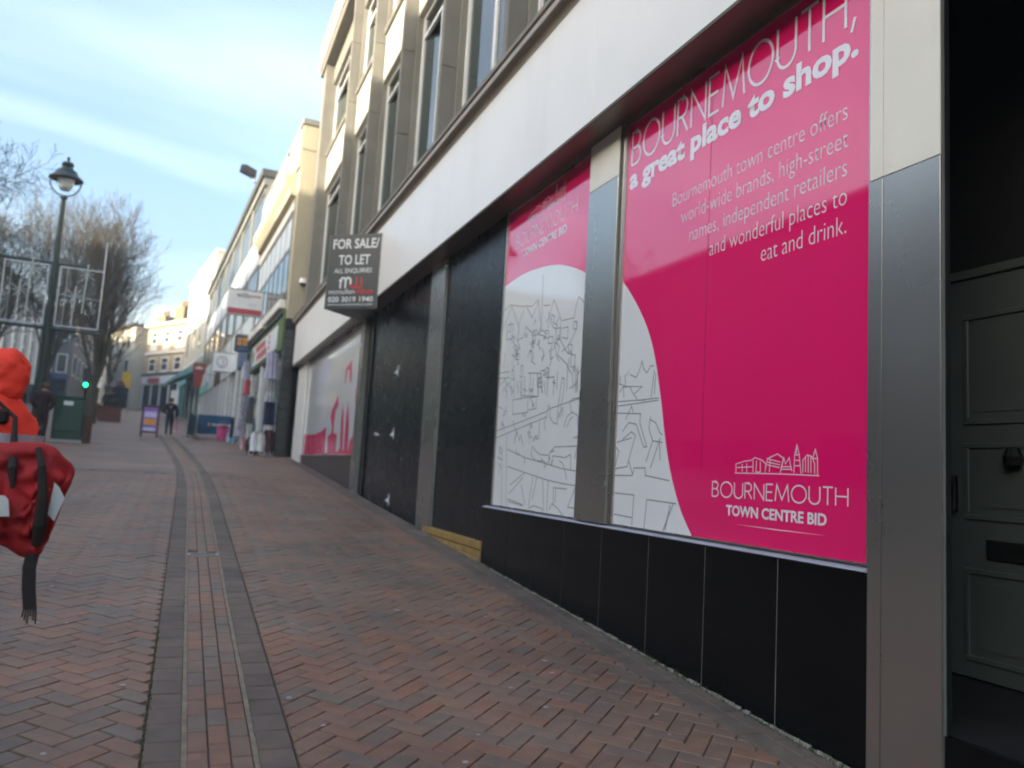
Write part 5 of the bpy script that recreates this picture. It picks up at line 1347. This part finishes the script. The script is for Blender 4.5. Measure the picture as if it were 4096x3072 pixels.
        for i in range(10):
            a = math.pi*(.02+.86*i/9)
            for j in range(n):
                b_ = 2*math.pi*j/n; rr = 1+.05*math.sin(3*b_+i*1.2)+.035*math.sin(5*b_-i*1.9); rr *= 1.0+.10*max(0, i-6)
                y_ = math.sin(a)*math.sin(b_)*.070*rr-.008+.02*max(0,math.cos(a))*(-1)
                if math.sin(b_) > .5 and .9 < a: y_ = min(y_, .038)
                vs_.append(((math.sin(a)*math.cos(b_)*.060*rr*(1-.12*max(0,math.cos(a))))*h, (hc.y+y_)*h, (hc.z+.004+math.cos(a)*.064)*h))
        for i in range(9):
            for j in range(n): jj = (j+1) % n; fs_.append((i*n+j, (i+1)*n+j, (i+1)*n+jj, i*n+jj))
        mb.mesh(vs_, fs_, hood); cordm = MB(); cordm.tube([((hc+Vector((.052*math.sin(q_*.45), .036-.004*q_, .060-.014*q_)))*h) for q_ in range(8)], .0035*h, 'strap_black', 5); cordm.build('drawcord', t, local=True); crumple(mb.build('hood', t, local=True, smooth=True), 3, ((.012, 9, (1, 1, .7)), (.005, 26, (1, 1, .8))), 2.0)
    return t
pb = person('person in a black jacket with a pale back print walking up the street in jeans', -.62, 33.4, 0, 1.50, 'jacket_black', 'denim', 'shoe', .11, arms={-1: ((.15, -.02, .64), (.12, .10, .60)), 1: ((.15, -.02, .64), (.15, .03, .50))}, bulk=1.28)
mb = MB(); c = Vector((0, -.098, .755))*1.5
mb.poly([(c.x+.05*math.cos(a*.785)*(1 if a % 2 else .6), -.158, c.z+.06*math.sin(a*.785)*(1 if a % 2 else .6)) for a in range(8)][::-1], 'print_grey'); mb.build('back_print', pb, local=True)
sack_ = thing('carrier_bag', 'pink carrier bag held by the person in the black jacket', 'bag', (-.36, 33.45, gz(33.4)+.42))
z = gz(33.4)
cloth('body', sack_, [(z+.66, -.42, -.30), (z+.55, -.46, -.26), (z+.25, -.46, -.26), (z+.22, -.43, -.29)], 33.48, .12, 'cloth_palepink', 2, 3)
MB().tube([(-.40, 33.48, z+.65), (-.385, 33.46, z+.72), (-.34, 33.46, z+.72), (-.32, 33.48, z+.65)], .008, 'cloth_palepink', 5).build('handle', sack_)
person('person in a dark maroon coat standing in front of the lamp base', -3.62, 24.6, 0, 1.62, 'maroon_coat', 'maroon_coat', 'shoe_dark', .04, bulk=1.3, arms={-1: ((.16, -.05, .66), (.10, .05, .56)), 1: ((.16, -.05, .66), (.10, .05, .56))})
person('dark clothed person beside the brick planter up the street', -4.15, 52, 15, 1.72, 'jacket_black', 'cloth_navy', 'shoe_dark', .06, bulk=1.25)
person('distant dark clothed person standing near the yellow flag', -4.9, 58, -30, 1.75, 'jacket_black', 'jacket_black', 'shoe_dark', .05, bulk=1.25)
person('dark clothed person between the brick planter and the far shopfronts', -4.75, 55.5, 10, 1.68, 'cloth_navy', 'jacket_black', 'shoe_dark', .08, bulk=1.2)
# passer-by at the picture edge
PX, PYY = -.765, 3.55
pp = person('person in a fluorescent orange hooded jacket cut off by the picture edge', PX, PYY, 78, 1.59, 'hivis', 'cloth_navy', 'shoe_dark', .13, lean=-.05, hips=.085, hood='hivis',
            arms={1: ((.13, .02, .64), (.10, .16, .62)), -1: ((.125, .03, .64), (.09, .17, .62))})
mb = MB(); zc = 1.23
n = 24
prof = []
vs_, fs_ = [], []
for zz_, ex_ in ((1.205, 0), (1.265, 0)):
    for j in range(n):
        a = 2*math.pi*j/n; vs_.append((.178*math.cos(a), -.062+.203*math.sin(a), zz_))
for j in range(n): jj = (j+1) % n; fs_.append((j, jj, n+jj, n+j))
mb.mesh(vs_, fs_, 'reflective'); mb.build('reflective_band', pp, local=True, smooth=True)
jk = MB(); vs_, fs_ = [], []
for zz_, rx_, ry_ in ((.90, .165, .17), (1.05, .17, .185), (1.18, .165, .18), (1.27, .16, .165), (1.34, .15, .13), (1.40, .11, .085)):
    for j in range(n):
        a = 2*math.pi*j/n; w_ = 1+.03*math.sin(4*a+zz_*9)
        vs_.append((rx_*math.cos(a)*w_, -.055-.03*(zz_-.93)+ry_*math.sin(a)*w_, zz_))
for r_ in range(5):
    for j in range(n): jj = (j+1) % n; fs_.append((r_*n+j, r_*n+jj, (r_+1)*n+jj, (r_+1)*n+j))
jk.mesh(vs_, fs_, 'hivis'); crumple(jk.build('jacket', pp, local=True, smooth=True), 3, ((.014, 6, (1, 1, 1.6)), (.005, 20, (.8, .8, 1.4))), 4.0)

# red bag slung behind the passer-by
bg_ = thing('red_bag', 'red cloth bag with white reflective patches and a frayed dangling black strap', 'bag', (-.58, 3.30, -.20))
def BP(px, py, yy=3.28):
    # traced in decimetre-like units of the bag: (across, down) -> metres at the bag's own distance
    return Vector((-.607+.00152*px+.0002*(py-1000), yy, .013-.00164*(py-955)-.00008*px))
outl = [(-40, 975), (20, 958), (85, 950), (118, 955), (140, 975), (162, 1000), (158, 1020), (143, 1058), (130, 1095), (112, 1135), (98, 1168), (86, 1190), (60, 1196), (30, 1182), (0, 1172), (-40, 1190)]
bm = bmesh.new()
def shell(outl, y0, th, m, name, parent, dome=.06, res=7):
    """a soft closed body: outline shrunk in rings towards the middle, pushed out on both sides"""
    cx = sum(p[0] for p in outl)/len(outl); cy = sum(p[1] for p in outl)/len(outl); n = len(outl)
    vs_, fs_ = [], []
    rng = random.Random(5)
    for side in (-1, 1):
        for k in range(res):
            s = 1-k/res
            for i, (a, b) in enumerate(outl):
                bulge = (1-s**2.2)
                f = .026*math.sin(i*2.6+k*1.7)*s*(1-s*.4)+.020*math.sin(i*1.3+k*2.4)*(1-k/res*.5)
                vs_.append(BP(cx+(a-cx)*s, cy+(b-cy)*s, y0+side*(th*.5*bulge+.002)+f*(1 if k else .3)))
        vs_.append(BP(cx, cy, y0+side*th*.5))
    tot = res*n+1
    for side in (0, 1):
        o = side*tot
        for k in range(res-1):
            for i in range(n):
                j = (i+1) % n; q4 = (o+k*n+i, o+k*n+j, o+(k+1)*n+j, o+(k+1)*n+i); fs_.append(q4 if side == 0 else q4[::-1])
        for i in range(n):
            j = (i+1) % n; t3 = (o+(res-1)*n+i, o+(res-1)*n+j, o+res*n); fs_.append(t3 if side == 0 else t3[::-1])
    for i in range(n):
        j = (i+1) % n; fs_.append((i, tot+i, tot+j, j))
    mb = MB(); mb.mesh(vs_, fs_, m); return mb.build(name, parent, smooth=True)
crumple(shell(outl, 3.28, .13, 'bag_red', 'body', bg_), 2, ((.012, 7, (1.7, .5, .45)), (.0025, 30, (1.4, .5, .6))), 1.0, True)
bm.free()
def patch_on(pts, y, m, name):
    mb = MB(); mb.extrude([BP(a, b, y) for a, b in pts], (0, .006, 0), m); mb.build(name, bg_)
patch_on([(-20, 1066), (30, 1066), (37, 1074), (38, 1108), (-20, 1112)], 3.184, 'patch_white', 'reflective_patch')
patch_on([(127, 1030), (137, 1040), (147, 1062), (131, 1098), (125, 1112), (112, 1098)], 3.208, 'patch_white', 'reflective_patch')
mb = MB(); mb.tube([BP(92, 962, 3.24), BP(103, 1000, 3.195), BP(106, 1060, 3.18), BP(98, 1120, 3.19), BP(88, 1165, 3.22)], [.010, .014, .018, .024, .016], 'strap_black', 8); mb.build('strap', bg_)
mb = MB()
pts = [BP(78, 1180, 3.25), BP(70, 1215, 3.24), BP(69, 1260, 3.235), BP(71, 1300, 3.232)]
for a, b in zip(pts[:-1], pts[1:]): mb.extrude([a+Vector((-.021, 0, 0)), a+Vector((.021, 0, 0)), b+Vector((.021, 0, 0)), b+Vector((-.021, 0, 0))], (0, .005, 0), 'strap_black')
e = pts[-1]
for k in range(6):
    x_ = -.018+.0072*k; mb.tube([e+Vector((x_, .002, .003)), e+Vector((x_*1.2, .002, -.025-.012*(k % 3)))], .003, 'strap_black', 4)
mb.build('dangling_strap', bg_)
mb = MB(); pts = [Vector((-.66, 3.40, .17)), BP(33, 900, 3.36), BP(36, 960, 3.30), BP(42, 1010, 3.21), BP(44, 1050, 3.20)]
mb.tube(pts, [.007, .008, .012, .015, .006], 'strap_black', 8); mb.build('shoulder_strap', bg_)
mb = MB(); mb.box(-.69, -.60, 3.36, 3.40, .075, .13, 'strap_black', .01); mb.build('buckle', bg_)

# ------------------------------------------------------------------ air
hz = bpy.data.materials.new('haze_air'); hz.use_nodes = True
hn, hl = hz.node_tree.nodes, hz.node_tree.links
hn.remove(hn['Principled BSDF'])
pvn = hn.new('ShaderNodeVolumePrincipled')
pvn.inputs['Color'].default_value = (.93, .94, .95, 1)
pvn.inputs['Density'].default_value = .0022
pvn.inputs['Anisotropy'].default_value = .2
hl.new(pvn.outputs[0], hn['Material Output'].inputs['Volume'])
MATS['haze_air'] = hz
MB().box(-1000, 1000, -90, 1600, -8.5, 21, 'haze_air').build('haze', kind='stuff')
